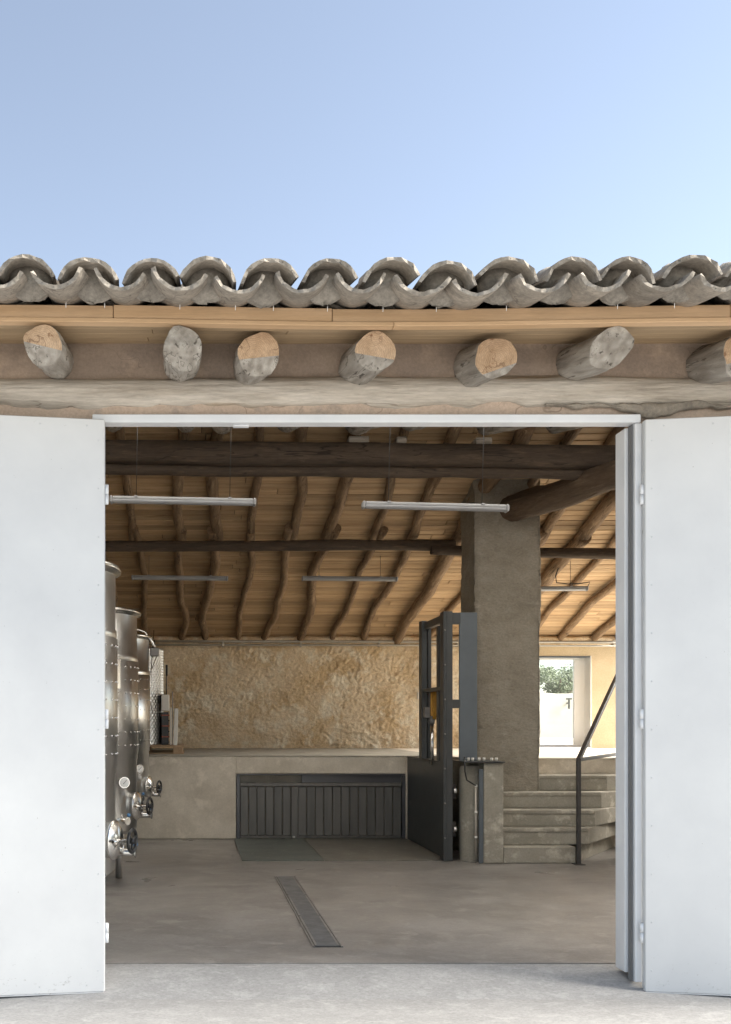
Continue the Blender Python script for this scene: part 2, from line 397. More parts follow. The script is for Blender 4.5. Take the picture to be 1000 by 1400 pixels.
# ------------------------------------------------------------------ ground
rows = [(-900, -.4), (-30, -.14), (3.0, -.115), (5.48, -.088), (5.74, -.030), (5.88, -.006), (5.96, -.006), (6.2, -.06), (16.30, -.06), (16.34, .96), (29, 1.0), (30.9, 1.0), (31.2, 2.25), (60, 3.4), (1000, 12)]
xs = [-900, -60, -12, -6, -3, 0, 3, 6, 9, 12, 30, 60, 900]
mb = MB()
for j, (y, z) in enumerate(rows):
    for x in xs: mb.v.append((x, y, z))
for j in range(len(rows) - 1):
    for i in range(len(xs) - 1):
        a = j * len(xs) + i
        mb.f.append((a, a + 1, a + 1 + len(xs), a + len(xs))); mb.sm.append(False); mb.mi.append(0 if rows[j][0] < 6 else 1)
ground = tag(obj('ground', mb.mesh('ground', [M['ground'], M['gravel']])), kind='structure', label='pale trowelled concrete yard in front of the doorway')

mb = MB().box(XL - .2, XR + .2, 5.95, 16.2, -.2, 0)
floor = tag(obj('floor', mb.mesh('floor', M['floor'])), kind='structure', label='grey brown power floated concrete floor inside the doorway')

# drain: three slotted grates with a frame
gx0, gy = .86, [6.38, 7.36, 8.27, 9.26]
drain = tag(obj('drain_shade_sheet', MB().box(gx0 - .078, gx0 + .118, 6.36, 9.28, .0015, .003).mesh('drain_shade_sheet', M['drain_shade']), floor))  # flat dark sheet stands in for the shaded channel under the grates
for i in range(3):
    y0, y1 = gy[i] + .010, gy[i + 1] - .010
    mb = MB()
    wdt = .16
    x0 = gx0 - .06 + (0.0)
    x1 = x0 + wdt
    mb.box(x0, x0 + .014, y0, y1, .003, .009); mb.box(x1 - .014, x1, y0, y1, .003, .009)
    k = int((y1 - y0) / .036)
    for q in range(k + 1):
        yy = y0 + (y1 - y0 - .016) * q / k
        mb.box(x0 + .0142, x1 - .0142, yy, yy + .019, .0032, .0085)
    obj('drain_grate', mb.mesh('drain_grate', M['grate']), floor)
for s in (0, 1):
    xx = gx0 - .078 if s == 0 else gx0 + .1055
    obj('drain_edge', MB().box(xx, xx + .0125, 6.36, 9.28, .003, .008).mesh('drain_edge', M['grate']), floor)

# ------------------------------------------------------------------ building shell
bld = thing('farm_building', 'old winery building with clay tile eave, log rafters and wide open white doorway', 'building', (1.0, YF, 0))
DX0, DX1, DZ = -.515, 2.51, 3.156     # clear opening
mb = MB()
mb.box(XL - .4, DX0 - .055, 5.69, 5.83, -.1, 3.60)
mb.box(DX1 + .055, XR + .4, 5.69, 5.83, -.1, 3.60)
mb.box(DX0 - .055, DX1 + .055, 5.73, 5.83, 3.285, 3.60)
facade = obj('facade_wall', mb.mesh('facade_wall', M['pink']), bld)
# plastered bands over the door, uneven
def band(name, z0, z1, y, amp, m, nx=420, nz=14, frq=5.0, seed=0, edge=0.0):
    def fn(u, v):
        x = XL - .4 + (XR - XL + .8) * u
        zz = z0 + (z1 - z0) * v
        if edge: zz += edge * (1 - v) * fbm((x * 2.2 + seed, 3.1, seed), 3)
        return (x, y - amp * fbm((x * frq * .6, zz * frq, seed + 2.0), 4), zz)
    return obj(name, MB().grid(fn, nx, nz, True).mesh(name, m), bld)
band('upper_plaster', 3.36, 3.665, 5.665, .014, M['brown_pl'], seed=4)
band('lower_plaster', 3.19, 3.36, 5.672, .010, M['pink'], nz=8, seed=9)
# the horizontal lime washed timber
mb = MB()
n = 28
vsx = []
NX = 480
for i in range(NX + 1):
    x = XL - .4 + (XR - XL + .8) * i / NX
    zc = 3.350 + .006 * math.sin(x * 1.3) + .008 * fbm((x * .8, 7, 0), 2)
    for k in range(n):
        a = 2 * math.pi * k / n
        rr = 1 + .10 * fbm((x * 1.1, math.cos(a) * 1.4, math.sin(a) * 1.4 + 5), 4) + .035 * fbm((x * 5, math.cos(a) * 6, math.sin(a) * 6), 3)
        low = max(0, -math.sin(a))
        er = .035 * low * fbm((x * 3.1 + 11, 0, 4), 4)
        vsx.append((x, 5.715 - .105 * rr * math.cos(a), zc + (.092 * rr + er) * math.sin(a)))
fs = []
for i in range(NX):
    for k in range(n):
        a, b = i * n + k, i * n + (k + 1) % n
        fs.append((a, b, b + n, a + n))
mb.add(vsx, fs, True)
obj('lintel_timber', mb.mesh('lintel_timber', M['lintel']), bld)
# grey mortar lumps along the timber's foot, towards the right
mb = MB()
def mort(u, v):
    x = 2.02 + 1.6 * u
    zc = 3.262 - .012 * u + .02 * fbm((x * 4, 1, 3), 3) - .022 * math.exp(-((x - 2.62) / .13) ** 2)
    h = .010 + .026 * fbm((x * 5, 5, 9), 4) + .030 * math.exp(-((x - 2.62) / .2) ** 2)
    h = max(.001, h)
    a = math.pi * v
    return (x, 5.655 - .034 * math.sin(a) * (1 + .4 * fbm((x * 9, v * 3, 1), 3)), zc + h * math.cos(a))
mb.grid(mort, 160, 12)
obj('mortar_patch', mb.mesh('mortar_patch', M['mortar']), bld)

# side and back walls
def roofz(y): return min(zfront(y), zback(y)) + .025
def prism(mb, x0, x1, y0, y1, z0, z1=None):
    top = [(y1, roofz(y1))] + ([(YR, roofz(YR))] if y0 < YR < y1 else []) + [(y0, roofz(y0))]
    if z1 is not None: top = [(y1, z1), (y0, z1)]
    pl = [(y0, z0), (y1, z0)] + top
    n = len(pl)
    vs = [(x, y, z) for x in (x0, x1) for y, z in pl]
    return mb.add(vs, [tuple(range(n)), tuple(reversed(range(n, 2 * n)))] + [(k, k + n, (k + 1) % n + n, (k + 1) % n) for k in range(n)])
mb = prism(MB(), XL - .4, XL, 5.832, YB + .38, -.1)
obj('side_wall', mb.mesh('side_wall', M['ochre_s']), bld)
SD0, SD1, SDT, RW0 = 6.35, 7.9, 2.1, 11.6          # unseen side doorway and open end past RW0, added to light the room
mb = MB()
prism(mb, XR, XR + .2, 5.832, SD0, -.1); prism(mb, XR, XR + .2, SD1, RW0, -.1); prism(mb, XR, XR + .2, SD0, SD1, SDT); prism(mb, XR, XR + .2, RW0, YB + .38, -.1, PZ - .02)
obj('side_wall', mb.mesh('side_wall', M['limewash']), bld)
terr = tag(obj('terrace', MB().box(XR + .2, 40, 10.6, 16.32, -.1, .99).mesh('terrace', M['gravel'])), kind='structure')  # unseen ground added past the open end, bounces sun indoors
WX0, WX1, WZ0, WZ1 = 4.95, 6.43, PZ + .012, 2.52
zt = zback(YB) + .12
mb = MB()
mb.box(XL, WX0, YB + .05, YB + .38, -.1, zt)
mb.box(WX0, WX1, YB, YB + .38, WZ1, zt).box(WX0, WX1, YB, YB + .38, -.1, WZ0 - .02)
mb.box(WX1, XR, YB, YB + .38, -.1, zt)
mb.box(4.5, WX0, YB, YB + .05, PZ, zt)
obj('back_wall', mb.mesh('back_wall', M['ochre_s']), bld)
def rough(u, v):
    x = XL + (4.52 - XL) * u; z = .98 + (zt - .98) * v
    big = fbm((x * 1.3, z * 1.3, 1), 3) * .018
    ch = abs(fbm((x * 6 + 2.2 * z, z * 8 - 2.0 * x, 5), 4)) * .016 + fbm((x * 20, z * 24, 2), 3) * .014
    chip = 1.3 * noise.cell(Vector((x * 9 + fbm((x * 5, z * 5, 2), 2), z * 11 + fbm((x * 5, z * 5, 8), 2), 0))) * .007
    d = math.hypot(x - 1.86, z - 1.90)
    ring = .016 * math.exp(-((d - .30) / .07) ** 2)
    smooth = (1 if z < 2.62 else .55) * max(.45, min(1.25, .85 + .7 * fbm((x * .9 + 3, z * 1.4, 7), 3)))
    return (x, YB + .03 - big - (ch + chip) * smooth - ring, z)
obj('rough_render', MB().grid(rough, 460, 130).mesh('rough_render', M['ochre']), bld)
# wall plate under the rafters on the back wall
def wplate(u, v):
    x = XL + (XE - XL) * u
    a = v * math.pi
    return (x, YB - .02 - (.075 + .02 * fbm((x * 2, v * 2, 4), 3)) * math.sin(a), zback(YB) - .07 + (.07 + .012 * fbm((x * 3, 2, 6), 3)) * math.cos(a))
obj('wall_plate', MB().grid(wplate, 260, 10).mesh('wall_plate', M['ochre']), bld)

# ------------------------------------------------------------------ windows (in the back wall)
def window(x0, x1):
    w = boxo('window', M['winframe'], bld, x0 + .002, x1 - .002, YB + .24, YB + .30, WZ0 + .002, WZ0 + .05, .003)
    boxo('frame', M['winframe'], w, x0 + .002, x1 - .002, YB + .24, YB + .30, WZ1 - .045, WZ1 - .002, .003)
    boxo('frame', M['winframe'], w, x0 + .002, x0 + .16, YB + .24, YB + .30, WZ0 + .052, WZ1 - .047, .003)
    boxo('frame', M['winframe'], w, x1 - .18, x1 - .002, YB + .24, YB + .30, WZ0 + .052, WZ1 - .047, .003)
    boxo('pane', M['glass'], w, x0 + .162, x1 - .182, YB + .265, YB + .275, WZ0 + .052, WZ1 - .047, 0)
    boxo('sill', M['winframe'], w, x0 + .002, x1 - .002, YB - .02, YB + .238, WZ0 - .015, WZ0 + .012, .003)
    boxo('reveal', M['winframe'], w, x1 - .014, x1 - .001, YB - .012, YB + .238, WZ0 + .014, WZ1 - .001, .002)
    boxo('reveal_head', M['dark_panel'], w, x0 + .002, x1 - .016, YB - .012, YB + .238, WZ1 - .02, WZ1 - .003, .002)
window(WX0, WX1)

# ------------------------------------------------------------------ roof
RL0, RL1 = 6.1, 8.9                     # unseen translucent band added in the front slope to light the interior
def deck(mb, x0, x1, y0, y1, zf):
    vs = [(x, y, zf(y) + d) for d in (.030, .055) for (x, y) in ((x0, y0), (x1, y0), (x1, y1), (x0, y1))]
    return mb.add(vs, [(3, 2, 1, 0), (4, 5, 6, 7), (0, 1, 5, 4), (1, 2, 6, 5), (2, 3, 7, 6), (3, 0, 4, 7)])
RLX = (-2.4, 6.7)
mb = MB()
deck(mb, XL - .45, XE, 5.0, RL0, zfront)
deck(mb, XL - .45, XE, RL1, YR, zfront)
deck(mb, XL - .45, RLX[0], RL0, RL1, zfront); deck(mb, RLX[1], XE, RL0, RL1, zfront)
deck(mb, XL - .45, XE, YR, 16.7, zback)
roof = obj('roof', mb.mesh('roof', M['deck']), bld)

nsh = 10
for i in range(nsh):
    x0 = RLX[0] + (RLX[1] - RLX[0]) * i / nsh; x1 = RLX[0] + (RLX[1] - RLX[0]) * (i + 1) / nsh
    def corr(u, v):
        x = x0 + .002 + (x1 - x0 - .004) * u; y = RL0 + (RL1 - RL0) * v
        return (x, y, zfront(y) + .04 + .012 * math.sin((x - XL) * 2 * math.pi / .0766))
    obj('added_light_sheet', MB().grid(corr, 52, 2).mesh('added_light_sheet', M['translucent']), roof)

# clay tiles
def tile_mesh(kind, seed):
    r = random.Random(seed)
    n = 11
    Lh = .47
    if kind == 'cover': r0, r1, A = .150, .130, R(70)
    else: r0, r1, A = .140, .148, R(65)
    t = .017
    dz = r.uniform(-.004, .004)
    vs = []
    for yi, (y, rr) in enumerate(((0, r0), (Lh * .5, (r0 + r1) / 2 + .002), (Lh, r1))):
        for k in range(n + 1):
            a = -A + 2 * A * k / n
            for lay in (0, 1):
                q = rr - t * lay * (1 + .12 * r.uniform(-1, 1))
                jy = (r.uniform(-.009, .009)) if yi == 0 else 0
                jr = r.uniform(-.0022, .0022)
                x = (q + jr) * math.sin(a); z = (q + jr) * math.cos(a) - rr
                if kind == 'pan': z = -z
                vs.append((x + .010 * math.sin(k + seed) * .2, y + jy, z + dz))
    def id(yi, k, lay): return (yi * (n + 1) + k) * 2 + lay
    fo = []; fe = []
    for yi in range(2):
        for k in range(n):
            fo.append((id(yi, k, 0), id(yi, k + 1, 0), id(yi + 1, k + 1, 0), id(yi + 1, k, 0)))
            fo.append((id(yi, k, 1), id(yi + 1, k, 1), id(yi + 1, k + 1, 1), id(yi, k + 1, 1)))
        for k in (0, n):
            fe.append((id(yi, k, 0), id(yi + 1, k, 0), id(yi + 1, k, 1), id(yi, k, 1)))
    for k in range(n):
        fe.append((id(0, k, 0), id(0, k, 1), id(0, k + 1, 1), id(0, k + 1, 0)))
        fe.append((id(2, k, 0), id(2, k + 1, 0), id(2, k + 1, 1), id(2, k, 1)))
    mb = MB().add(vs, fo, True)
    mb.add([], []); b = 0
    for f in fe: mb.f.append(f); mb.sm.append(False); mb.mi.append(1)
    return mb
tile_mb = {k: [tile_mesh(k, s) for s in range(5)] for k in ('cover', 'pan')}
tile_me = {k: [m.mesh(k + '_tile', [M['tile'], M['tile_edge']]) for m in v] for k, v in tile_mb.items()}
PITCH = .2875
X0T = (35 - 262) / 290.0
rest = MB()
TILE_Y0 = 4.66
for c in range(13):
    for k in range(-8, 36):
        for kind in ('pan', 'cover'):
            x = X0T + PITCH * k + (PITCH / 2 if kind == 'pan' else 0)
            if x < XL - .45 or x > XE: continue
            y = TILE_Y0 + .395 * c + (.022 if kind == 'cover' else 0) + rnd.uniform(-.018, .018)
            if y > RL0 - .05: continue
            zl = (3.499 if kind == 'pan' else 3.668) + .22 * (y - TILE_Y0) + sag(x) * (1 if c < 4 else 0) + rnd.uniform(-.009, .009)
            Mx = T(x + rnd.uniform(-.008, .008), y, zl) @ Matrix.Rotation(AF - R(1.6) + R(rnd.uniform(-1, 1)), 4, 'X') @ Matrix.Rotation(R(rnd.uniform(-3.5, 3.5)), 4, 'Z') @ Matrix.Rotation(R(rnd.uniform(-7, 7)), 4, 'Y') @ Matrix.Diagonal((rnd.uniform(.94, 1.07), 1, rnd.uniform(.92, 1.08), 1))
            v = rnd.randrange(5)
            if c < 4 and -1.6 < x < 4.3:
                obj(kind + '_tile', tile_me[kind][v], roof, Mx)
            else:
                src = tile_mb[kind][v]
                b = len(rest.v)
                rest.v += [tuple(Mx @ Vector(p)) for p in src.v]
                rest.f += [tuple(i + b for i in f) for f in src.f]; rest.sm += src.sm; rest.mi += src.mi
tag(obj('roof_tiles', rest.mesh('roof_tiles', [M['tile'], M['tile_edge']]), roof), kind='stuff')
# mortar bedded under the first cover tiles
for k in range(-8, 30):
    x = X0T + PITCH * k
    if x < XL - .4 or x > XE - .1: continue
    q = MB(); n_, m_ = 14, 8
    for i in range(m_ + 1):
        t = math.pi * i / m_
        for j in range(n_):
            a = 2 * math.pi * j / n_
            d = 1 + .16 * fbm((math.cos(a) * 1.5 + k * 3.1, math.sin(a) * 1.5, math.cos(t) * 1.5), 3)
            q.v.append((.118 * d * math.sin(t) * math.cos(a), .060 * d * math.sin(t) * math.sin(a), .092 * d * math.cos(t)))
    for i in range(m_):
        for j in range(n_):
            a, b = i * n_ + j, i * n_ + (j + 1) % n_
            q.f.append((a, a + n_, b + n_, b)); q.sm.append(True); q.mi.append(0)
    obj('mortar_bed', q.mesh('mortar_bed', M['bed']), roof, T(x + rnd.uniform(-.01, .01), TILE_Y0 + .21 + rnd.uniform(-.02, .02), 3.668 - .085 + .042 + sag(x)))
# fascia and soffit boards
def bent_board(name, x0, x1, y0, y1, zf0, zf1, m):
    nx = max(2, int((x1 - x0) / .12))
    mb = MB()
    vs = []
    for i in range(nx + 1):
        x = x0 + (x1 - x0) * i / nx
        for (y, z) in ((y0, zf0(y0)), (y1, zf0(y1)), (y1, zf1(y1)), (y0, zf1(y0))):
            vs.append((x - x0, y - y0, z + sag(x) * max(0, 1 - (y - 5.0) / .65) - zf0(y0)))
    fs = []
    for i in range(nx):
        for k in range(4):
            a, b = i * 4 + k, i * 4 + (k + 1) % 4
            fs.append((a, b, b + 4, a + 4))
    fs += [(3, 2, 1, 0), tuple(nx * 4 + k for k in range(4))]
    mb.add(vs, fs)
    return obj(name, mb.mesh(name, m, .0025), roof, T(x0, y0, zf0(y0)))
zs = zfront(5.0)
jx = [XL - .45, -1.9, -.395, .71, 2.72, 5.4, XE]
for i in range(len(jx) - 1):
    dz = rnd.uniform(-.004, .004)
    bent_board('fascia_board', jx[i] + .0015, jx[i + 1] - .0015, 4.978, 4.999, lambda y: zs + .021 + dz, lambda y: zs + .088 + dz, M['pine'])
jx2 = [XL - .45, -1.2, 1.02, 3.6, 6.0, XE]
for i in range(len(jx2) - 1):
    bent_board('fascia_board', jx2[i] + .001, jx2[i + 1] - .001, 4.970, 5.03, lambda y: zs - .002, lambda y: zs + .019, M['pine'])
yy = 5.032
row = 0
while yy < 5.75:
    y1 = yy + .137
    cut = [XL - .45] + sorted(rnd.uniform(-2, 6.5) for _ in range(3)) + [XE]
    for i in range(len(cut) - 1):
        if cut[i + 1] - cut[i] < .1: continue
        bent_board('soffit_board', cut[i] + .001, cut[i + 1] - .001, yy, y1, lambda y: zfront(y) + .002, lambda y: zfront(y) + .022, M['soffit'])
    yy = y1 + .003
# small wire ties under the tiles
for px in (90, 143, 246, 322, 374, 448, 524, 597, 693, 845, 923):
    x = (px - 262) / 274.0
    obj('tile_tie', MB().tube([(x, 4.93, zs + .05 + sag(x)), (x + .002, 4.93, zs + .125 + sag(x))], .0016, 5).mesh('tile_tie', M['inox']), roof)

# logs
def log_mb(L, r0, r1, seed, wob=.03, n=14, step=.12, wob2=.3):
    k = max(4, int(L / step))
    pts = []; rs = []
    for i in range(k + 1):
        t = i / k
        x = L * t
        e = 1
        pts.append((x, wob * fbm((x * .55, seed * 3.7, 1.3), 3), wob * wob2 * fbm((x * .7, seed * 5.1, 8.3), 3)))
        rs.append((r0 + (r1 - r0) * t) * (1 + .10 * fbm((x * 1.6, seed * 2.3, 4.4), 3)))
    def jit(i, a): return .13 * fbm((pts[i][0] * 2.2, math.cos(2 * math.pi * a / n) * 1.2 + seed, math.sin(2 * math.pi * a / n) * 1.2), 3)
    return MB().tube(pts, rs, n, True, True, 0, jit)
def log(name, p0, p1, r0, r1, seed, m, parent, wob=.03, n=14, wob2=.3):
    p0, p1 = Vector(p0), Vector(p1)
    d = p1 - p0
    q = d.to_track_quat('X', 'Z').to_matrix().to_4x4()
    return obj(name, log_mb(d.length, r0, r1, seed, wob, n, .12, wob2).mesh(name, m), parent, Matrix.Translation(p0) @ q)
# front rafters, their cut ends under the eave
def eave_log(x, y0, r, seed, fresh=True, cutz=.25, dx=0.0, two=True, tilt=0.0):
    z0 = zfront(y0) - r * 1.02 + sag(x)
    p0 = Vector((x - dx, y0 - .12, z0 - .12 * .22)); p1 = Vector((x + dx * 6, YR - .05, zfront(YR - .05) - r))
    d = p1 - p0
    q = d.to_track_quat('X', 'Z').to_matrix().to_4x4()
    me = log_mb(d.length, r * .89, r * .87, seed, .045, 22, .07).mesh('rafter', [M['log_grey'], M['log_end']])
    bm = bmesh.new(); bm.from_mesh(me)
    Mw = Matrix.Translation(p0) @ q
    Mi = Mw.inverted()
    def cut(co, no, mi, rot=None):
        c = Mi @ Vector(co); nn = (Mi.to_3x3() @ Vector(no)).normalized()
        geom = bm.verts[:] + bm.edges[:] + bm.faces[:]
        res = bmesh.ops.bisect_plane(bm, geom=geom, plane_co=c, plane_no=nn, clear_outer=True)
        es = [e for e in res['geom_cut'] if isinstance(e, bmesh.types.BMEdge)]
        new = bmesh.ops.contextual_create(bm, geom=es)
        for f in new['faces']: f.material_index = mi; f.smooth = False
    cut((x, y0, z0), (tilt, -1, -.10), 1 if fresh else 0)
    if two:
        cut((x, y0, z0 - r * cutz), (tilt * .4 + .22 * math.sin(seed * 2.7), -.62, -.78), 0)
    bm.to_mesh(me); bm.free()
    obj('rafter', me, roof, Mw)
EL = [(-.765, 4.99, .106, True, .05, .10), (-.055, 5.00, .108, False, -.05, .12), (.32, 5.17, .118, True, .12, -.02), (.93, 5.07, .112, True, .15, -.05),
      (1.625, 5.24, .126, True, .40, -.10), (2.17, 5.02, .105, False, -.55, -.05), (2.93, 5.20, .124, True, .15, -.06)]
for i, (x, y0, r, fr_, cz, tl) in enumerate(EL):
    eave_log(x, y0, r, 20 + i, fr_, cz, 0, True, tl)
for i, x in enumerate((-2.3, -1.55, 3.6, 4.35, 5.1, 5.9, 6.6)):
    eave_log(x, 5.08 + .05 * (i % 3), .11, 40 + i, i % 2 == 0, .2)
# back rafters
RX = [-1.75, -1.2, -.70, -.144, .253, .758, 1.21, 1.715, 2.274, 2.74, 3.30, 3.86, 4.35, 4.86, 5.36, 5.9, 6.45, 6.85]
for i, x in enumerate(RX):
    r = .057 + .010 * math.sin(i * 2.1)
    if i in (10, 13): r = .085
    y0, ym, y1 = YR + .05, 12.2, YB + .02
    xo = rnd.uniform(-.03, .03)
    yj = 12.25 + rnd.uniform(-.1, .1)
    log('rafter', (x + xo, y0, zback(y0) - r), (x - xo, yj + .25, zback(yj + .25) - r), r * 1.05, r, 60 + i, M['rafter'], roof, .115, 12, .2)
    log('rafter', (x + rnd.uniform(-.035, .035), yj - .1, zback(yj - .1) - r - .01), (x, y1, zback(y1) - r), r, r * .9, 90 + i, M['rafter'], roof, .115, 12, .2)
# ceiling planks on the back slope
plank_me = {}
for L_ in (.6, 1.2, 1.7, 2.2, 2.8, 3.4, 4.0):
    for v in range(2):
        plank_me[(L_, v)] = MB().box(0, L_ - .006, .0, .1185, 0, .02).mesh('ceiling_plank', M['plank'], .006)
y = YR + .02
cs = math.cos(AB)
LS = (.6, 1.2, 1.7, 2.2, 2.8, 3.4, 4.0)
def plank_row(y, zf, ang, x):
    while x < XE - .3:
        L_ = rnd.choice((2.8, 3.4, 4.0))
        if x + L_ > XE + .1: L_ = max([q for q in LS if q <= XE - x + .25] or [.6])
        obj('ceiling_plank', plank_me[(L_, rnd.randrange(2))], roof, T(x, y, zf(y) + rnd.uniform(0, .004)) @ Matrix.Rotation(ang + R(rnd.uniform(-.2, 1.3)), 4, 'X'))
        x += L_
while y < YB + .2:
    plank_row(y, zback, AB, XL - rnd.uniform(0, 1.2))
    y += .128 * cs
y = YR - .13
while y > RL1:
    plank_row(y, zfront, AF, XL - rnd.uniform(0, 1.2))
    y -= .128 * math.cos(AF)

# beams
zb = zback(9.95)
def beam(name, x0, x1, y, w, ztop0, ztop1, h, m, seed):
    n = 60
    vs = []
    for i in range(n + 1):
        t = i / n; x = x0 + (x1 - x0) * t
        zt_ = ztop0 + (ztop1 - ztop0) * t + .012 * fbm((x * .7, seed, 2), 3)
        hb = h * (1 + .09 * fbm((x * .6, seed, 9), 3))
        yo = .012 * fbm((x * .9, seed, 5), 3)
        for k in range(12):
            a = 2 * math.pi * (k + .5) / 12
            cx = max(-1, min(1, 1.25 * math.cos(a))); cz = max(-1, min(1, 1.25 * math.sin(a)))
            vs.append((x - x0, yo + cx * w / 2 + .006 * fbm((x * 3, k, seed), 2), zt_ - hb / 2 + cz * hb / 2 + .006 * fbm((x * 3, k + 9, seed), 2)))
    fs = []
    for i in range(n):
        for k in range(12):
            a, b = i * 12 + k, i * 12 + (k + 1) % 12
            fs.append((a, b, b + 12, a + 12))
    fs += [tuple(reversed(range(12))), tuple(range(n * 12, n * 12 + 12))]
    return obj(name, MB().add(vs, fs, True).mesh(name, m), bld, T(x0, y, 0))
beam('ceiling_beam', XL - .2, XE + .1, 9.92, .22, 4.30, 4.19, .225, M['beam'], 3)
log('ceiling_beam', (XL - .2, 9.99, 4.035), (XE + .1, 9.99, 3.945), .058, .066, 7, M['beam'], bld, .02)
for px, w_ in ((490, .20), (660, .16), (548, .10)):
    x = (px - 262) / 1350 * 9.86
    zz = 4.315 - .11 * (x - XL) / (XE - XL)
    boxo('packing_block', M['log_grey'], bld, x - w_ / 2, x + w_ / 2, 9.80, 9.99, zz - .03, zz + .03, .006)
log('ceiling_beam', (XL - .2, 12.19, 3.62), (3.25, 12.19, 3.645), .062, .068, 13, M['beam'], bld, .02)
log('ceiling_beam', (2.95, 12.16, 3.575), (XE + .1, 12.16, 3.48), .062, .066, 15, M['beam'], bld, .03)
# the thick slanted log that lands on the pillar
log('strut_log', (3.48, 11.35, 3.85), (4.72, 8.45, 3.90), .145, .165, 17, M['strut'], bld, .07, 18, .5)

# pillar
PX0, PX1, PY0, PY1 = 3.19, 3.92, 11.07, 11.68
def pil(u, v):
    z = .35 + 3.98 * v
    per = u * 4
    k = int(per) % 4; t = per - int(per)
    c = [(PX0, PY0), (PX1, PY0), (PX1, PY1), (PX0, PY1), (PX0, PY0)]
    x = c[k][0] + (c[k + 1][0] - c[k][0]) * t; y = c[k][1] + (c[k + 1][1] - c[k][1]) * t
    x += (x - 3.55) * .01 * (z - 1) ; 
    nx, ny = [(0, -1), (1, 0), (0, 1), (-1, 0)][k]
    if t < .001 or t > .999: d = -.004
    else: d = .014 * fbm((x * 2.5, y * 2.5, z * 2.2), 4) + .007 * fbm((x * 9, y * 9, z * 16), 3)
    e = min(t, 1 - t)
    if e < .06: d -= .02 * (1 - e / .06) ** 2
    s = -.004 if k == 1 else 0
    return (x + nx * (d + s), y + ny * d, z)
obj('pillar', MB().grid(pil, 120, 150, True).mesh('pillar', M['pillar']), bld)

# platform and its front wall
mb = MB()
GX0, GX1, GZ = .555, 2.66, .812
PYF = 12.27
mb.box(XL, GX0, PYF, YB + .05, .004, PZ).box(GX0, GX1, PYF, YB + .05, GZ, PZ).box(GX0, GX1, PYF + .16, YB + .05, .004, GZ).box(GX1, 3.19, PYF, YB + .05, .004, PZ)
mb.box(3.19, XR, 11.47, YB + .05, .004, PZ)
plat = obj('platform', mb.mesh('platform', M['conc'], .008), bld)
obj('platform_floor', MB().box(XL, 3.188, PYF - .006, YB, PZ + .001, PZ + .006).mesh('platform_floor', M['step']), plat)  # darker floor colour dims the strip on the left
obj('platform_floor', MB().box(3.189, XR + .2, 11.465, YB, PZ + .001, PZ + .006).mesh('platform_floor', M['conc_top_lit']), plat)  # paler colour stands in for sunlight and bounces more of it

# stair
RS = .17
SY = [10.15, 10.345, 10.547, 10.834, 11.138, 11.47]
SX1 = [4.02, 4.16, 4.31, 4.50, 4.69, 4.90]
stair = boxo('stair', M['step'], bld, 3.21, 3.95, SY[0], 11.6, .002, RS, .006)
for k in range(1, 5):
    z0 = RS * k + .001
    vs = [(3.2, SY[k], z0), (SX1[k], SY[k], z0), (SX1[k] + .95, 11.6, z0), (3.2, 11.6, z0)]
    vs += [(x, y, z0 + RS - .001) for x, y, z in vs]
    m_ = MB().add(vs, [(3, 2, 1, 0), (4, 5, 6, 7), (0, 1, 5, 4), (1, 2, 6, 5), (2, 3, 7, 6), (3, 0, 4, 7)]).mesh('step', M['step'], .008, 2)
    obj('step', m_, stair)
    boxo('nosing', M['step'], stair, 3.2, SX1[k] - .01, SY[k] - .012, SY[k] + .02, z0 + RS - .035, z0 + RS + .003, .008, 2)
# flank of the stair running out to the right
vs = [(3.95, 10.15, 0.002), (4.92, 11.47, 0.002), (8.9, 11.47, .002), (3.95, 10.15, .17), (4.92, 11.47, 1.02)]
fl = MB().add([(3.96, 10.16, .003), (5.0, 11.6, .003), (5.0, 11.6, 1.0), (4.90, 11.47, .85), (4.69, 11.14, .68), (4.5, 10.83, .51), (4.31, 10.55, .34), (4.10, 10.35, .17)], [(0, 1, 2, 3, 4, 5, 6, 7)]).mesh('stair_flank', M['step'])
obj('stair_flank', fl, stair)
# cheek wall beside the lift
cheek = boxo('cheek_wall', M['step'], bld, 3.0, 3.205, 10.13, 11.6, .003, 1.035, .014, 2)
mb = MB()
mb.lathe([(.12, .003), (.12, .97), (.10, 1.0)], 32, (2.935, 10.36))
obj('rounded_corner', mb.mesh('rounded_corner', M['step']), cheek)
boxo('steel_angle', M['dark_panel'], cheek, 2.955, 3.0, 10.14, 10.17, .003, .97, .004)
boxo('cap_plate', M['dark'], cheek, 2.80, 3.21, 10.10, 10.6, 1.037, 1.05, .004)
obj('conduit', MB().tube([(2.925, 10.16, .01), (2.925, 10.16, .80)], .011, 8).mesh('conduit', M['pipe']), cheek)
obj('cable', MB().tube([(2.80, 10.12, 1.10), (2.80, 10.11, .95), (2.82, 10.11, .86), (2.87, 10.12, .83), (2.925, 10.15, .80)], .008, 8).mesh('cable', M['black']), cheek)
for z in (.27, .53, .80):
    obj('clip', boxm('clip', M['offwhite'], .03, .012, .022), cheek, T(2.925, 10.148, z))
for i in range(6):
    x = 2.86 + .058 * i + rnd.uniform(-.012, .012)
    k = thing('glass_cup', 'tiny pale cup in the row on the capped cheek wall', 'cup', (x, 10.22 + rnd.uniform(-.03, .05), 1.051), 'cups lined up on the cheek wall')
    obj('cup_wall', MB().lathe([(.001, .0), (.013, .001), (.016, .034), (.013, .035), (.001, .034)], 10).mesh('cup_wall', M['offwhite']), k, T(*W[k].translation))

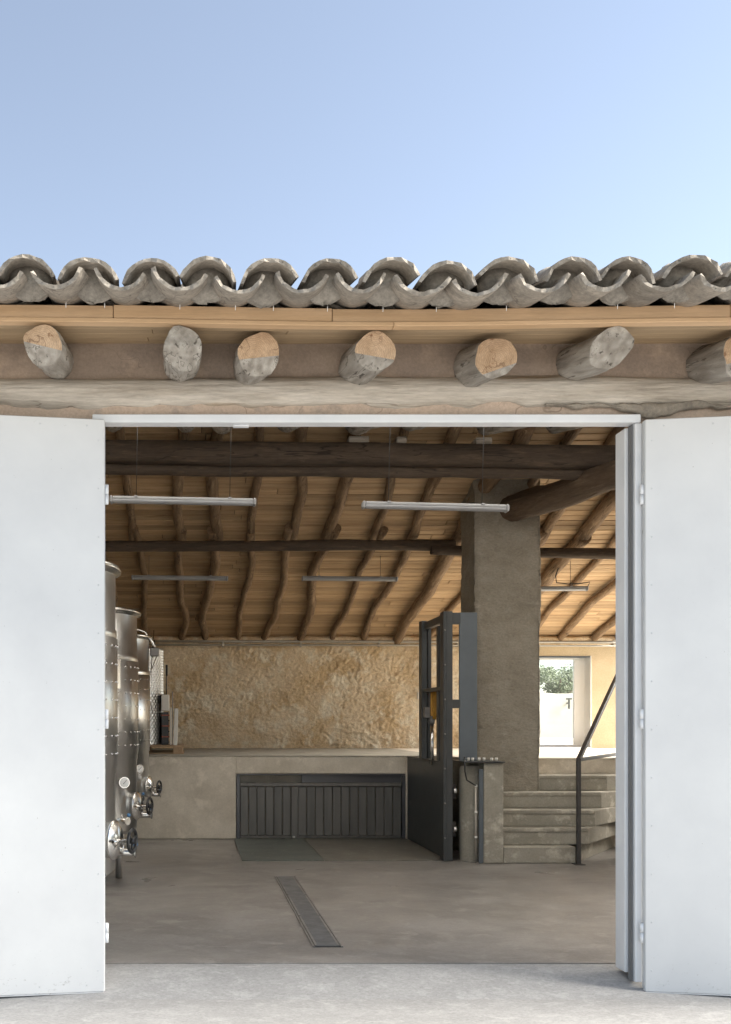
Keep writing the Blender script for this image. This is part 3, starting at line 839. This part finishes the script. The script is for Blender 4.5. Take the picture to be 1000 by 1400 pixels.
# ------------------------------------------------------------------ door frame and leaves
fr_ = boxo('door_frame', M['white_frame'], bld, DX0 - .05, DX1 + .05, YF - .03, YF + .06, DZ + .004, DZ + .051, .004)
for s, x0 in ((0, DX0 - .05), (1, DX1)):
    x1 = x0 + .05
    boxo('jamb', M['white_frame'], fr_, x0 + (.018 if s else -.007), x1 + (.0075 if s else -.018), YF - .03, YF + .06, -.03, DZ, .004)
    xa, xb = (x0 + .0105, x0 + .0175) if s else (x1 - .0175, x1 - .0105)
    boxo('seal', M['rubber'], fr_, xa, xb, YF - .006, YF + .05, -.03, DZ, .002)
    xa, xb = (DX1 - .002, DX1 + .05) if s else (DX0 - .05, DX0 + .002)
    boxo('lining', M['white_frame'], fr_, xa, xb, YF + .062, YF + .19, .004, DZ - .002, .004)
boxo('strike_plate', M['white_frame'], fr_, .24, .33, YF + .01, YF + .05, DZ - .006, DZ + .003, .002)
def leaf(hx, side, ang):
    Wd, Tk, z0, z1 = 1.50, .05, -.068, 3.160
    Mh = T(hx, YF - .035, 0) @ Matrix.Rotation(ang * side * -1, 4, 'Z')
    # local: x runs away from the hinge, y towards the camera is negative
    a, b = (0, Wd) if side > 0 else (-Wd, 0)
    base = boxo('door', M['white'], bld, a, b, -Tk, 0, z0, z1, .004)
    def place(o, Mloc):
        o.matrix_basis = Mh @ Mloc; W[o] = Mh @ Mloc
    place(base, W[base])
    def sub(name, m, x0, x1, y0, y1, zz0, zz1, bv=.002):
        o = boxo(name, m, base, x0, x1, y0, y1, zz0, zz1, bv); place(o, W[o]); return o
    e0, e1 = (-.003, -.0005) if side > 0 else (.0005, .003)
    sub('edge_strip', M['leaf_edge'], e0, e1, -Tk + .006, -.002, z0 + .004, z1 - .004, .0008)
    sub('bottom_trim', M['leaf_edge'], a + .002, b - .002, -Tk - .0015, -.004, z0 - .006, z0 - .0005, .001)
    for z in (.26, 1.47, 2.74):
        c = Vector((-.012 * side, -.030, z))
        for q, (h0, h1) in enumerate(((-.055, -.001), (.001, .055))):
            o = obj('hinge', MB().tube([c + Vector((0, 0, h0)), c + Vector((0, 0, h1))], .0115, 12).mesh('hinge', M['white_frame']), base)
            place(o, Matrix.Identity(4))
    # screws along the free edges
    scr = MB()
    for q in range(12):
        z = z0 + .12 + q * (z1 - z0 - .24) / 11
        for xx in (.035 * side, (Wd - .035) * side):
            p = Vector((xx, -Tk, z)); scr.tube([p, p + Vector((0, -.0025, 0))], [.0045, .003], 8)
    for q in range(6):
        xx = (.1 + q * .26) * side
        for z in (z0 + .04, z1 - .04):
            p = Vector((xx, -Tk, z)); scr.tube([p, p + Vector((0, -.0025, 0))], [.0045, .003], 8)
    o = obj('screws', scr.mesh('screws', M['leaf_edge']), base); place(o, Matrix.Identity(4)); tag(o, kind='stuff')
    return base
leaf(DX0 + .018, -1, R(8.5))
leaf(DX1 + .056, 1, R(8.5))

# ------------------------------------------------------------------ strip lights
def strip_light(x0, x1, y, z, label, dz=0, chain_top=None):
    L_ = x1 - x0
    th = thing('strip_light', label, 'light', ((x0 + x1) / 2, y, z), 'strip lights hung under the roof')
    Mx = T((x0 + x1) / 2, y, z) @ Matrix.Rotation(dz, 4, 'Y')
    mb = MB()
    prof = [(-.04, .0), (-.04, .018), (-.026, .028), (.026, .028), (.04, .018), (.04, 0)]
    vs = [(s * (L_ / 2 - .03), py, pz) for s in (-1, 1) for py, pz in prof]
    mb.add(vs, [(0, 1, 2, 3, 4, 5), (11, 10, 9, 8, 7, 6)] + [(k, k + 6, (k + 1) % 6 + 6, (k + 1) % 6) for k in range(6)])
    obj('housing', mb.mesh('housing', M['lampg'], .003), th, Mx)
    mb = MB()
    vs = []; n = 10
    for s in (-1, 1):
        for k in range(n + 1):
            a = math.pi * k / n
            vs.append((s * (L_ / 2 - .03), -.038 * math.cos(a), -.002 - .03 * math.sin(a)))
    mb.add(vs, [(k, k + 1, k + n + 2, k + n + 1) for k in range(n)] + [(n, 0, n + 1, 2 * n + 1)], True)
    mb.add([vs[k] for k in range(n + 1)], [tuple(range(n + 1))]); mb.add([vs[k + n + 1] for k in range(n + 1)], [tuple(reversed(range(n + 1)))])
    obj('diffuser', mb.mesh('diffuser', M['lampc']), th, Mx)
    for s in (-1, 1):
        obj('end_cap', boxm('end_cap', M['lampg'], .03, .088, .066, .012), th, Mx @ T(s * (L_ / 2 - .014), 0, -.002))
        zt_ = (zback(y) if y > YR else zfront(y)) - z
        obj('hanger', MB().tube([(s * L_ * .32, 0, .028), (s * L_ * .32, 0, zt_)], .003, 6).mesh('hanger', M['black']), th, Mx)
        obj('clip', boxm('clip', M['lampg'], .03, .09, .016, .002), th, Mx @ T(s * L_ * .32, 0, .024))
    return th
s1 = 1350 / 157.5; s2 = 1350 / 104.0
strip_light(-.71, .56, s1, 3.375, 'grey strip light hung closest to the doorway above the steel tanks', R(1.1))
strip_light(1.48, 2.75, s1, 3.325, 'grey strip light hung in front of the top of the earth pillar', R(1.4))
strip_light(-.79, .48, s2, 3.352, 'distant grey strip light under the dim ceiling beyond the steel tanks', R(.6))
strip_light(1.45, 2.71, s2, 3.342, 'distant grey strip light in the middle of the planked ceiling', R(.5))
o = strip_light(3.96, 5.21, s2, 3.21, 'pale strip light with loose cable beyond the earth pillar', R(-.3))
obj('cable', MB().tube([(4.78, s2, 3.60), (4.83, s2, 3.5), (4.79, s2, 3.38), (4.80, s2, 3.29), (4.95, s2 - .02, 3.27), (5.12, s2, 3.28), (5.24, s2, 3.30), (5.22, s2, 3.25)], .007, 6).mesh('cable', M['black']), o)

# conduits along the back wall
for nm, z, lb in (('upper', 2.742, 'upper of two long galvanised conduits along the back wall'), ('lower', 2.685, 'lower of two long galvanised conduits along the back wall')):
    c = thing('wall_conduit', lb, 'pipe', (3.0, YB - .1, z), 'conduits along the back wall')
    r = .02 if nm == 'upper' else .016
    obj('pipe', MB().tube([(XL + .02, YB - .1, z + .015), (1, YB - .1, z + .004), (4, YB - .1, z), (XR - .02, YB - .1, z - .012)], r, 10).mesh('pipe', M['pipe']), c)
    for k in range(9):
        x = XL + .6 + k * 1.25
        obj('bracket', boxm('bracket', M['pipe'], .025, .11, .055, .003), c, T(x, YB - .06, z + .005))
c = thing('wall_conduit', 'short vertical conduit with a socket box dropping down the rough wall', 'pipe', (3.5, YB - .08, 1.9), 'conduits along the back wall')
xv = (575 - 262) / 85.0
obj('pipe', MB().tube([(xv, YB - .07, 2.68), (xv, YB - .07, 1.93)], .017, 10).mesh('pipe', M['pipe']), c)
obj('socket_box', boxm('socket_box', M['offwhite'], .09, .06, .11, .006), c, T(xv - .02, YB - .06, 1.88))

# ------------------------------------------------------------------ gate of the lift opening
gate = thing('lift_gate', 'dark low board gate set into the concrete platform front', 'gate', (1.6, PYF, 0))
gy0 = PYF + .035
boxo('top_rail', M['gate_frame'], gate, GX0 + .004, GX1 - .004, gy0 - .05, gy0 + .05, GZ - .018, GZ - .003, .003)
boxo('head_panel', M['gate_frame'], gate, 1.375, GX1 - .045, gy0 + .01, gy0 + .03, .70, GZ - .02, .002)
boxo('middle_rail', M['gate'], gate, GX0 + .05, GX1 - .045, gy0 - .03, gy0 + .04, .655, .70, .005)
boxo('bottom_rail', M['gate'], gate, GX0 + .05, GX1 - .045, gy0 - .02, gy0 + .02, .012, .04, .003)
boxo('post', M['gate_frame'], gate, GX0 + .004, GX0 + .048, gy0 - .05, gy0 + .05, .005, GZ - .02, .004)
boxo('post', M['gate'], gate, 1.24, 1.325, gy0 - .035, gy0 + .04, .005, .652, .006)
boxo('post', M['gate_frame'], gate, GX1 - .043, GX1 - .004, gy0 - .05, gy0 + .05, .005, GZ - .02, .004)
def slats(x0, x1, n):
    w = (x1 - x0) / n
    me = boxm('slat', M['gate'], w - .007, .018, .61, .004)
    for i in range(n):
        obj('slat', me, gate, T(x0 + w * (i + .5), gy0 + .005 + rnd.uniform(-.003, .003), .347))
slats(GX0 + .05, 1.238, 6)
slats(1.327, GX1 - .045, 12)
obj('latch', boxm('latch', M['offwhite'], .03, .03, .02, .004), gate, T(1.27, gy0 - .05, .03))
# lift floor plates
p1 = boxo('lift_plate', M['plate'], None, .53, 1.387, 10.32, PYF - .03, .003, .012, .002)
tag(p1, 'green grey steel floor plate in front of the board gate', 'floor plate', 'lift floor plates')
p2 = boxo('lift_plate', M['plate2'], None, 1.393, 2.655, 10.32, PYF - .03, .003, .011, .002)
tag(p2, 'wider brownish steel floor plate beside the lift side sheet', 'floor plate', 'lift floor plates')

# ------------------------------------------------------------------ goods lift
lift = thing('goods_lift', 'dark slate goods lift mast with side sheet, chrome ram and chains', 'lift', (2.72, 10.4, 0))
boxo('side_sheet', M['dark'], lift, 2.668, 2.690, 10.40, 12.20, .014, PZ - .015, .002)
boxo('sheet_cap', M['dark'], lift, 2.662, 2.70, 10.40, 12.20, PZ - .014, PZ + .006, .003)
def channel(x0, x1, y0, y1, z0, z1, name='mast_post'):
    t = .012
    mb = MB().box(x0, x0 + t, y0, y1, z0, z1).box(x0 + t, x1, y0, y0 + t, z0, z1).box(x0 + t, x1, y1 - t, y1, z0, z1)
    return obj(name, mb.mesh(name, M['dark'], .002), lift)
ZT = 2.605
channel(2.616, 2.712, 10.25, 10.39, .013, ZT)
boxo('post_lip', M['dark'], lift, 2.650, 2.658, 10.244, 10.2495, .013, ZT, .001)
channel(2.640, 2.69, 10.55, 10.64, PZ + .01, ZT - .12, 'inner_rail')
channel(2.613, 2.672, 11.20, 11.34, PZ + .01, ZT)
boxo('post_lip', M['dark'], lift, 2.682, 2.722, 11.20, 11.30, PZ + .01, ZT - .04, .003)
boxo('top_bar', M['dark'], lift, 2.64, 2.70, 10.392, 11.198, ZT - .10, ZT - .02, .004)
boxo('middle_bar', M['dark'], lift, 2.62, 2.71, 10.392, 11.198, 1.79, 1.83, .004)
boxo('top_bar', M['dark'], lift, 2.715, 2.80, 10.27, 10.34, ZT - .13, ZT - .01, .004)
boxo('tie_bracket', M['dark'], lift, 2.716, 2.80, 10.28, 10.34, 1.60, 1.69, .004)
boxo('cover_panel', M['dark_panel'], lift, 2.795, 2.982, 10.30, 10.325, 1.052, ZT - .005, .004)
obj('ram_rod', MB().tube([(2.664, 10.93, PZ - .05), (2.664, 10.93, 1.43)], .019, 14).mesh('ram_rod', M['chrome']), lift)
obj('ram_head', MB().tube([(2.664, 10.93, 1.43), (2.664, 10.93, 1.47), (2.664, 10.93, 1.52)], [.026, .032, .02], 12).mesh('ram_head', M['grate']), lift)
for i in range(4):
    xx = 2.672 + .022 * i
    pts = [(xx, 10.93 - .06, 1.80)]
    for q in range(9):
        a = math.pi * q / 8
        pts.append((xx, 10.93 - .06 * math.cos(a), 1.56 - .07 * math.sin(a)))
    pts.append((xx, 10.93 + .06, 1.80))
    obj('chain_loop', MB().tube(pts, .0115, 8).mesh('chain_loop', M['orange']), lift)
obj('pulley_box', boxm('pulley_box', M['grate'], .06, .08, .12, .006), lift, T(2.62, 11.0, 1.56))
obj('back_plate', boxm('back_plate', M['dark'], .015, .22, .75, .003), lift, T(2.742, 10.74, 1.40))
for z in (.33, .73):
    obj('guide_bracket', boxm('guide_bracket', M['black'], .05, .06, .16, .006), lift, T(2.745, 10.36, z))
    obj('roller', MB().tube([(2.725, 10.28, z + .01), (2.76, 10.28, z + .01)], .03, 14).mesh('roller', M['inox']), lift)

bolt_me = MB().sphere((0, 0, 0), .010, 8, 5).mesh('bolt', M['grate'])
for y_ in (10.55, 11.3, 12.05):
    for z_ in (.10, .48, .90):
        obj('bolt', bolt_me, lift, T(2.668, y_, z_))
for k in range(7):
    obj('bolt', bolt_me, lift, T(2.632, 10.249, .25 + .36 * k))
# ------------------------------------------------------------------ handrail
hr = thing('handrail', 'dark steel handrail rising beside the concrete steps', 'handrail', (3.95, 10.06, 0))
boxo('post', M['rail'], hr, 3.927, 3.968, 10.045, 10.085, .006, 1.085, .004)
boxo('base_plate', M['rail'], hr, 3.895, 4.0, 10.01, 10.12, .003, .010, .002)
def sqbar(name, p, q, w):
    p, q = Vector(p), Vector(q)
    o = obj(name, boxm(name, M['rail'], (q - p).length, w, w, .003), hr, Matrix.Translation((p + q) / 2) @ (q - p).to_track_quat('X', 'Z').to_matrix().to_4x4())
    return o
sqbar('rail', (3.945, 10.06, 1.07), (5.20, 11.85, 2.20), .042)
sqbar('lower_rail', (3.96, 10.08, 1.07), (5.05, 11.62, 1.085), .034)
boxo('post', M['rail'], hr, 5.18, 5.22, 11.83, 11.87, PZ, 2.19, .004)

# ------------------------------------------------------------------ steel tanks
TC = {}
def cached(key, fn):
    if key not in TC: TC[key] = fn()
    return TC[key]
def tank(y, label):
    R0, ZB, ZT_ = .545, .50, 2.45
    th = thing('wine_tank', label, 'tank', (-1.04, y, 0), 'steel wine tanks along the wall')
    B = T(-1.04, y, 0)
    obj('shell', cached('shell', lambda: MB().lathe([(R0, ZB), (R0, 1.12), (R0 + .006, 1.125), (R0 + .006, 1.165), (R0 + .014, 1.17), (R0 + .014, 1.99), (R0 + .004, 1.995), (R0 + .008, 2.0), (R0 + .008, 2.045), (R0, 2.05), (R0, ZT_ - .03)], 72).mesh('shell', M['inox'])), th, B)
    obj('rim', cached('rim', lambda: MB().lathe([(R0, ZT_ - .05), (R0 + .008, ZT_ - .035), (R0 + .035, ZT_ - .03), (R0 + .042, ZT_ - .015), (R0 + .035, ZT_), (R0 - .02, ZT_), (R0 - .03, ZT_ - .04)], 72).mesh('rim', M['inox_b'])), th, B)
    obj('lid', cached('lid', lambda: MB().lathe([(R0 - .03, ZT_ - .2), (.001, ZT_ - .16)], 48).mesh('lid', M['inox'])), th, B)
    obj('cone_bottom', cached('cone', lambda: MB().lathe([(R0, ZB), (R0 - .05, ZB - .04), (.08, ZB - .15), (.001, ZB - .15)], 64).mesh('cone_bottom', M['inox'])), th, B)
    def dots():
        mb = MB()
        for z in [1.25 + .115 * i for i in range(7)]:
            for k in range(40):
                a = 2 * math.pi * (k + .2) / 40
                mb.sphere(((R0 + .014) * math.cos(a), (R0 + .014) * math.sin(a), z), .0065, 6, 4)
        return mb.mesh('weld_dimples', M['inox_b'])
    tag(obj('weld_dimples', cached('dots', dots), th, B), kind='stuff')
    for a in (R(35), R(125), R(215), R(305)):
        p = Vector((math.cos(a) * .44, math.sin(a) * .44, 0))
        obj('leg', MB().tube([p + Vector((0, 0, .003)), p + Vector((0, 0, ZB - .02))], .03, 14).mesh('leg', M['inox']), th, B)
    # manway door, tilted a little towards the yard
    A = Matrix.Rotation(R(-22), 4, 'Z')
    BM_ = B @ A
    def manway():
        mb = MB(); n = 32
        def ring(x, s):
            return [(x, s * .09 * math.cos(2 * math.pi * k / n), .715 + s * .115 * math.sin(2 * math.pi * k / n)) for k in range(n)]
        rings = [ring(R0 - .05, 1), ring(R0 + .045, 1), ring(R0 + .047, 1.08), ring(R0 + .062, 1.08), ring(R0 + .064, .98), ring(R0 + .085, .80), ring(R0 + .09, .01)]
        vs = [v for r_ in rings for v in r_]
        fs = [(i * n + k, i * n + (k + 1) % n, (i + 1) * n + (k + 1) % n, (i + 1) * n + k) for i in range(len(rings) - 1) for k in range(n)]
        return mb.add(vs, fs, True).mesh('manway', M['inox_b'])
    mw = obj('manway', cached('manway', manway), th, BM_)
    def brace():
        return MB().tube([(R0 + .095, -.10, .715), (R0 + .105, 0, .715), (R0 + .095, .10, .715)], .011, 8).tube([(R0 + .085, 0, .715), (R0 + .18, 0, .715)], .010, 8).mesh('brace', M['inox_b'])
    obj('brace', cached('brace', brace), mw, BM_)
    def wheel():
        mb = MB().torus((0, 0, 0), (1, 0, 0), .07, .011, 28, 8)
        for k in range(3):
            a = 2 * math.pi * k / 3 + .4
            mb.tube([(0, 0, 0), (0, .07 * math.cos(a), .07 * math.sin(a))], .008, 6)
        mb.tube([(-.025, 0, 0), (.02, 0, 0)], .02, 10)
        return mb.mesh('handwheel', M['black'])
    obj('handwheel', cached('wheel', wheel), mw, BM_ @ T(R0 + .18, 0, .715) @ Matrix.Rotation(R(4), 4, 'Z'))
    # thermometer
    A2 = B @ Matrix.Rotation(R(-37), 4, 'Z') @ T(R0, 0, .93)
    th_ = obj('thermometer', cached('thermo', lambda: MB().tube([(-.02, 0, 0), (.05, 0, 0)], .012, 10).tube([(.05, 0, 0), (.075, 0, 0)], .048, 24).mesh('thermometer', M['inox_b'])), th, A2 @ Matrix.Rotation(R(-34), 4, 'Z'))
    obj('dial', cached('dial', lambda: MB().tube([(.0752, 0, 0), (.0765, 0, 0)], .042, 24).mesh('dial', M['dial'])), th_, A2 @ Matrix.Rotation(R(-34), 4, 'Z'))
    obj('needle', cached('needle', lambda: MB().tube([(.078, -.012, -.012), (.078, .02, .022)], .0022, 6).mesh('needle', M['black'])), th_, A2 @ Matrix.Rotation(R(-34), 4, 'Z'))
    # valves
    for k, (ang, z, ln) in enumerate(((-42, .60, .13), (-8, .62, .16))):
        Mv = B @ Matrix.Rotation(R(ang), 4, 'Z') @ T(R0 - .02, 0, z)
        v = obj('valve', cached('valve%d' % k, lambda: MB().tube([(-.02, 0, 0), (ln * .5, 0, 0), (ln, 0, 0)], [.022, .026, .022], 12).tube([(ln * .5, 0, 0), (ln * .5, 0, .05)], .01, 8).tube([(ln, 0, 0), (ln + .008, 0, 0)], .034, 16).mesh('valve', M['inox_b'])), th, Mv)
        obj('lever', cached('lever', lambda: MB().tube([(.05, 0, .05), (.16, -.02, .055)], .005, 6).mesh('lever', M['inox_b'])), v, Mv)
        obj('knob', cached('knob', lambda: MB().sphere((.168, -.02, .055), .017, 14, 10).mesh('knob', M['blue'])), v, Mv)
    # outlet flange below
    Mo = B @ Matrix.Rotation(R(-50), 4, 'Z') @ T(R0 - .1, 0, .47)
    obj('outlet', cached('outlet', lambda: MB().tube([(0, 0, 0), (.14, 0, 0)], .035, 16).torus((.14, 0, 0), (1, 0, 0), .042, .012, 24, 8).mesh('outlet', M['inox_b'])), th, Mo)
    # level gauge bracket and hatch handle
    Mg = B @ Matrix.Rotation(R(-48), 4, 'Z') @ T(R0 + .03, 0, 1.87)
    obj('name_plate', cached('npl', lambda: boxm('name_plate', M['inox_b'], .012, .10, .26, .003)), th, Mg)
    return th
tank(6.40, 'stainless wine tank closest to the open door leaf')
tank(8.94, 'stainless wine tank second from the door, white dial thermometer on its side')
tank(11.48, 'stainless wine tank standing right against the concrete platform front')
# transfer pipe on the last tank and sampling rods
tp = thing('transfer_pipe', 'bent steel pipe with thin rods reaching over the last wine tank', 'pipe', (-.42, 11.6, 1.0))
obj('bend', MB().tube([(-.74, 11.5, 2.52), (-.62, 11.5, 2.53), (-.54, 11.5, 2.50), (-.45, 11.5, 2.38), (-.43, 11.5, 2.30)], .018, 10).mesh('bend', M['inox_b']), tp)
obj('bend_block', boxm('bend_block', M['grate'], .10, .10, .10, .01), tp, T(-.43, 11.5, 2.27))
obj('rod', MB().tube([(-.44, 11.52, 2.53), (-.555, 11.52, .80)], .007, 8).mesh('rod', M['inox_b']), tp)
obj('rod', MB().tube([(-.40, 11.56, 2.25), (-.60, 11.56, 1.72), (-.56, 11.56, 1.1)], .006, 8).mesh('rod', M['inox_b']), tp)
obj('rod', MB().tube([(-.61, 11.54, 2.2), (-.45, 11.54, 1.55)], .006, 8).mesh('rod', M['inox_b']), tp)
obj('foot', MB().tube([(-.60, 11.52, .80), (-.51, 11.52, .80)], .012, 8).mesh('foot', M['inox_b']), tp)

# dimpled tank and bits on the pallet
DY = 13.75
pal = thing('pallet', 'low timber pallet lying on the concrete platform edge', 'pallet', (-.55, 13.5, PZ))
for yy in (12.95, 13.5, 14.05):
    boxo('runner', M['timber'], pal, -1.2, -.10, yy - .04, yy + .04, PZ + .007, PZ + .025, .003)
    for xx in (-1.15, -.62, -.17):
        boxo('block', M['timber'], pal, xx - .06, xx + .05, yy - .04, yy + .04, PZ + .026, PZ + .10, .004)
for k in range(7):
    boxo('deck_board', M['timber'], pal, -1.2, -.10, 12.92 + k * .165, 12.92 + k * .165 + .13, PZ + .101, PZ + .12, .003)
DT = thing('dimpled_tank', 'narrow dimpled stainless tank standing on the timber pallet', 'tank', (-.72, 13.5, PZ + .121))
def dimp(u, v):
    z = PZ + .125 + 1.28 * v
    a = 2 * math.pi * u
    q = max(0, math.sin(a * 20 + math.pi * (int(v * 34) % 2)) * math.sin(v * 34 * math.pi) * (1 if int(v * 34) % 2 == 0 else -1))
    q = math.sin(a * 40) * math.sin(v * 34 * math.pi)
    r = .335 + .007 * q
    return (-.72 + r * math.cos(a), 13.5 + r * math.sin(a), z)
obj('shell', MB().grid(dimp, 320, 240).mesh('shell', M['inox']), DT)
obj('lid', MB().lathe([(.34, PZ + 1.405), (.34, PZ + 1.425), (.12, PZ + 1.47), (.001, PZ + 1.47)], 40, (-.72, 13.5)).mesh('lid', M['inox']), DT)
obj('handle', MB().tube([(-.5, 13.3, PZ + 1.41), (-.5, 13.3, PZ + 1.52), (-.62, 13.4, PZ + 1.52)], .012, 8).mesh('handle', M['black']), DT)
cr = thing('pump_unit', 'black slatted pump unit with off white box and upright rod on the pallet', 'pump', (-.33, 13.3, PZ + .121))
boxo('box', M['offwhite'], cr, -.405, -.30, 13.22, 13.45, PZ + .575, PZ + .795, .008)
boxo('core', M['black'], cr, -.40, -.31, 13.24, 13.5, PZ + .122, PZ + .56, .004)
for k in range(6):
    boxo('slat', M['redbrown'] if k % 2 else M['black'], cr, -.405, -.295, 13.22, 13.239, PZ + .15 + k * .072, PZ + .165 + k * .072, .002)
boxo('side_post', M['offwhite'], cr, -.292, -.268, 13.22, 13.26, PZ + .122, PZ + .62, .003)
boxo('side_post', M['grate'], cr, -.262, -.250, 13.30, 13.34, PZ + .122, PZ + .84, .003)
obj('rod', MB().tube([(-.34, 13.33, PZ + .79), (-.335, 13.33, PZ + 1.16)], .007, 8).tube([(-.335, 13.33, PZ + 1.05), (-.335, 13.33, PZ + 1.20)], .013, 8).mesh('rod', M['black']), cr)
lb = thing('leaning_board', 'narrow off white board with a bare timber foot beside the pump unit', 'board', (-.21, 12.88, PZ))
obj('board', boxm('board', M['offwhite'], .05, .03, .48, .003), lb, T(-.205, 12.885, PZ + .365) @ Matrix.Rotation(R(1.5), 4, 'Y'))
obj('foot', boxm('foot', M['timber'], .052, .032, .11, .003), lb, T(-.212, 12.885, PZ + .063) @ Matrix.Rotation(R(1.5), 4, 'Y'))

# ------------------------------------------------------------------ beyond the window: bank wall, fixture, trees
rw = thing('retaining_wall', 'pale rendered retaining wall seen through the back window', 'wall', (10, 28.8, 1.0))
def rwf(u, v):
    x = 0 + 34 * u
    top = 2.42 - .12 * max(0, min(1, (x - 9.5) / 1.2)) + .03 * fbm((x, 0, 0), 3)
    if v < .8: return (x, 28.8 + .35 * v, .9 + (top - .9) * v / .8)
    return (x, 28.8 + .28 + .9 * (v - .8) / .2, top)
obj('wall_face', MB().grid(rwf, 120, 15).mesh('wall_face', M['pale']), rw)
fx = thing('wall_tap', 'small dark T shaped tap on the pale wall beyond the window', 'tap', (10.83, 28.7, 1.9))
xx = (778 - 262) / 1350 * 28.9
boxo('crossbar', M['rail'], fx, xx - .085, xx + .085, 28.86, 28.90, 2.12, 2.165, .005)
boxo('stem', M['rail'], fx, xx - .025, xx + .025, 28.86, 28.90, 1.85, 2.118, .005)
boxo('bracket', M['rail'], fx, xx - .02, xx + .02, 28.901, 29.10, 2.0, 2.04, .003)
def tree(x, y, z0, h, cr_, label, seed):
    r = random.Random(seed)
    th = thing('tree', label, 'tree', (x, y, z0), 'trees above the retaining wall')
    mb = MB()
    mb.tube([(x, y, z0 - .2), (x + .05, y, z0 + h * .3), (x - .05, y, z0 + h * .6)], [.14, .10, .05], 8)
    for k in range(6):
        a = k * 1.1
        mb.tube([(x, y, z0 + h * (.25 + .05 * k)), (x + cr_ * .6 * math.cos(a), y + cr_ * .6 * math.sin(a), z0 + h * (.5 + .05 * k))], [.06, .02], 6)
    obj('trunk', mb.mesh('trunk', M['bark']), th)
    mb = MB()
    cl = [(x + r.uniform(-.75, .75) * cr_, y + r.uniform(-.75, .75) * cr_, z0 + h * r.uniform(.25, .93), cr_ * r.uniform(.22, .45)) for _ in range(26)]
    for _ in range(5200):
        c = r.choice(cl)
        d = Vector((r.gauss(0, 1), r.gauss(0, 1), r.gauss(0, 1))).normalized() * (r.random() ** .4) * c[3]
        p = Vector(c[:3]) + d
        u = Vector((r.gauss(0, 1), r.gauss(0, 1), r.gauss(0, 1))).normalized()
        w = u.orthogonal().normalized()
        s = r.uniform(.035, .07)
        mb.add([p - u * s, p + w * s * .5, p + u * s, p - w * s * .5], [(0, 1, 2, 3)])
    obj('crown', mb.mesh('crown', M['leaf']), th)
tree(15.3, 41, 2.0, 1.75, 1.15, 'rounded green tree above the left of the pale retaining wall', 1)
tree(17.0, 44, 2.1, 1.6, .95, 'smaller yellow green tree beside the rounded one above the wall', 2)
tree(13.2, 43, 2.1, 1.7, 1.2, 'green tree standing behind the pillar line above the wall', 3)
tree(19.6, 45, 2.3, 1.9, 1.3, 'green tree further along the retaining wall top', 4)
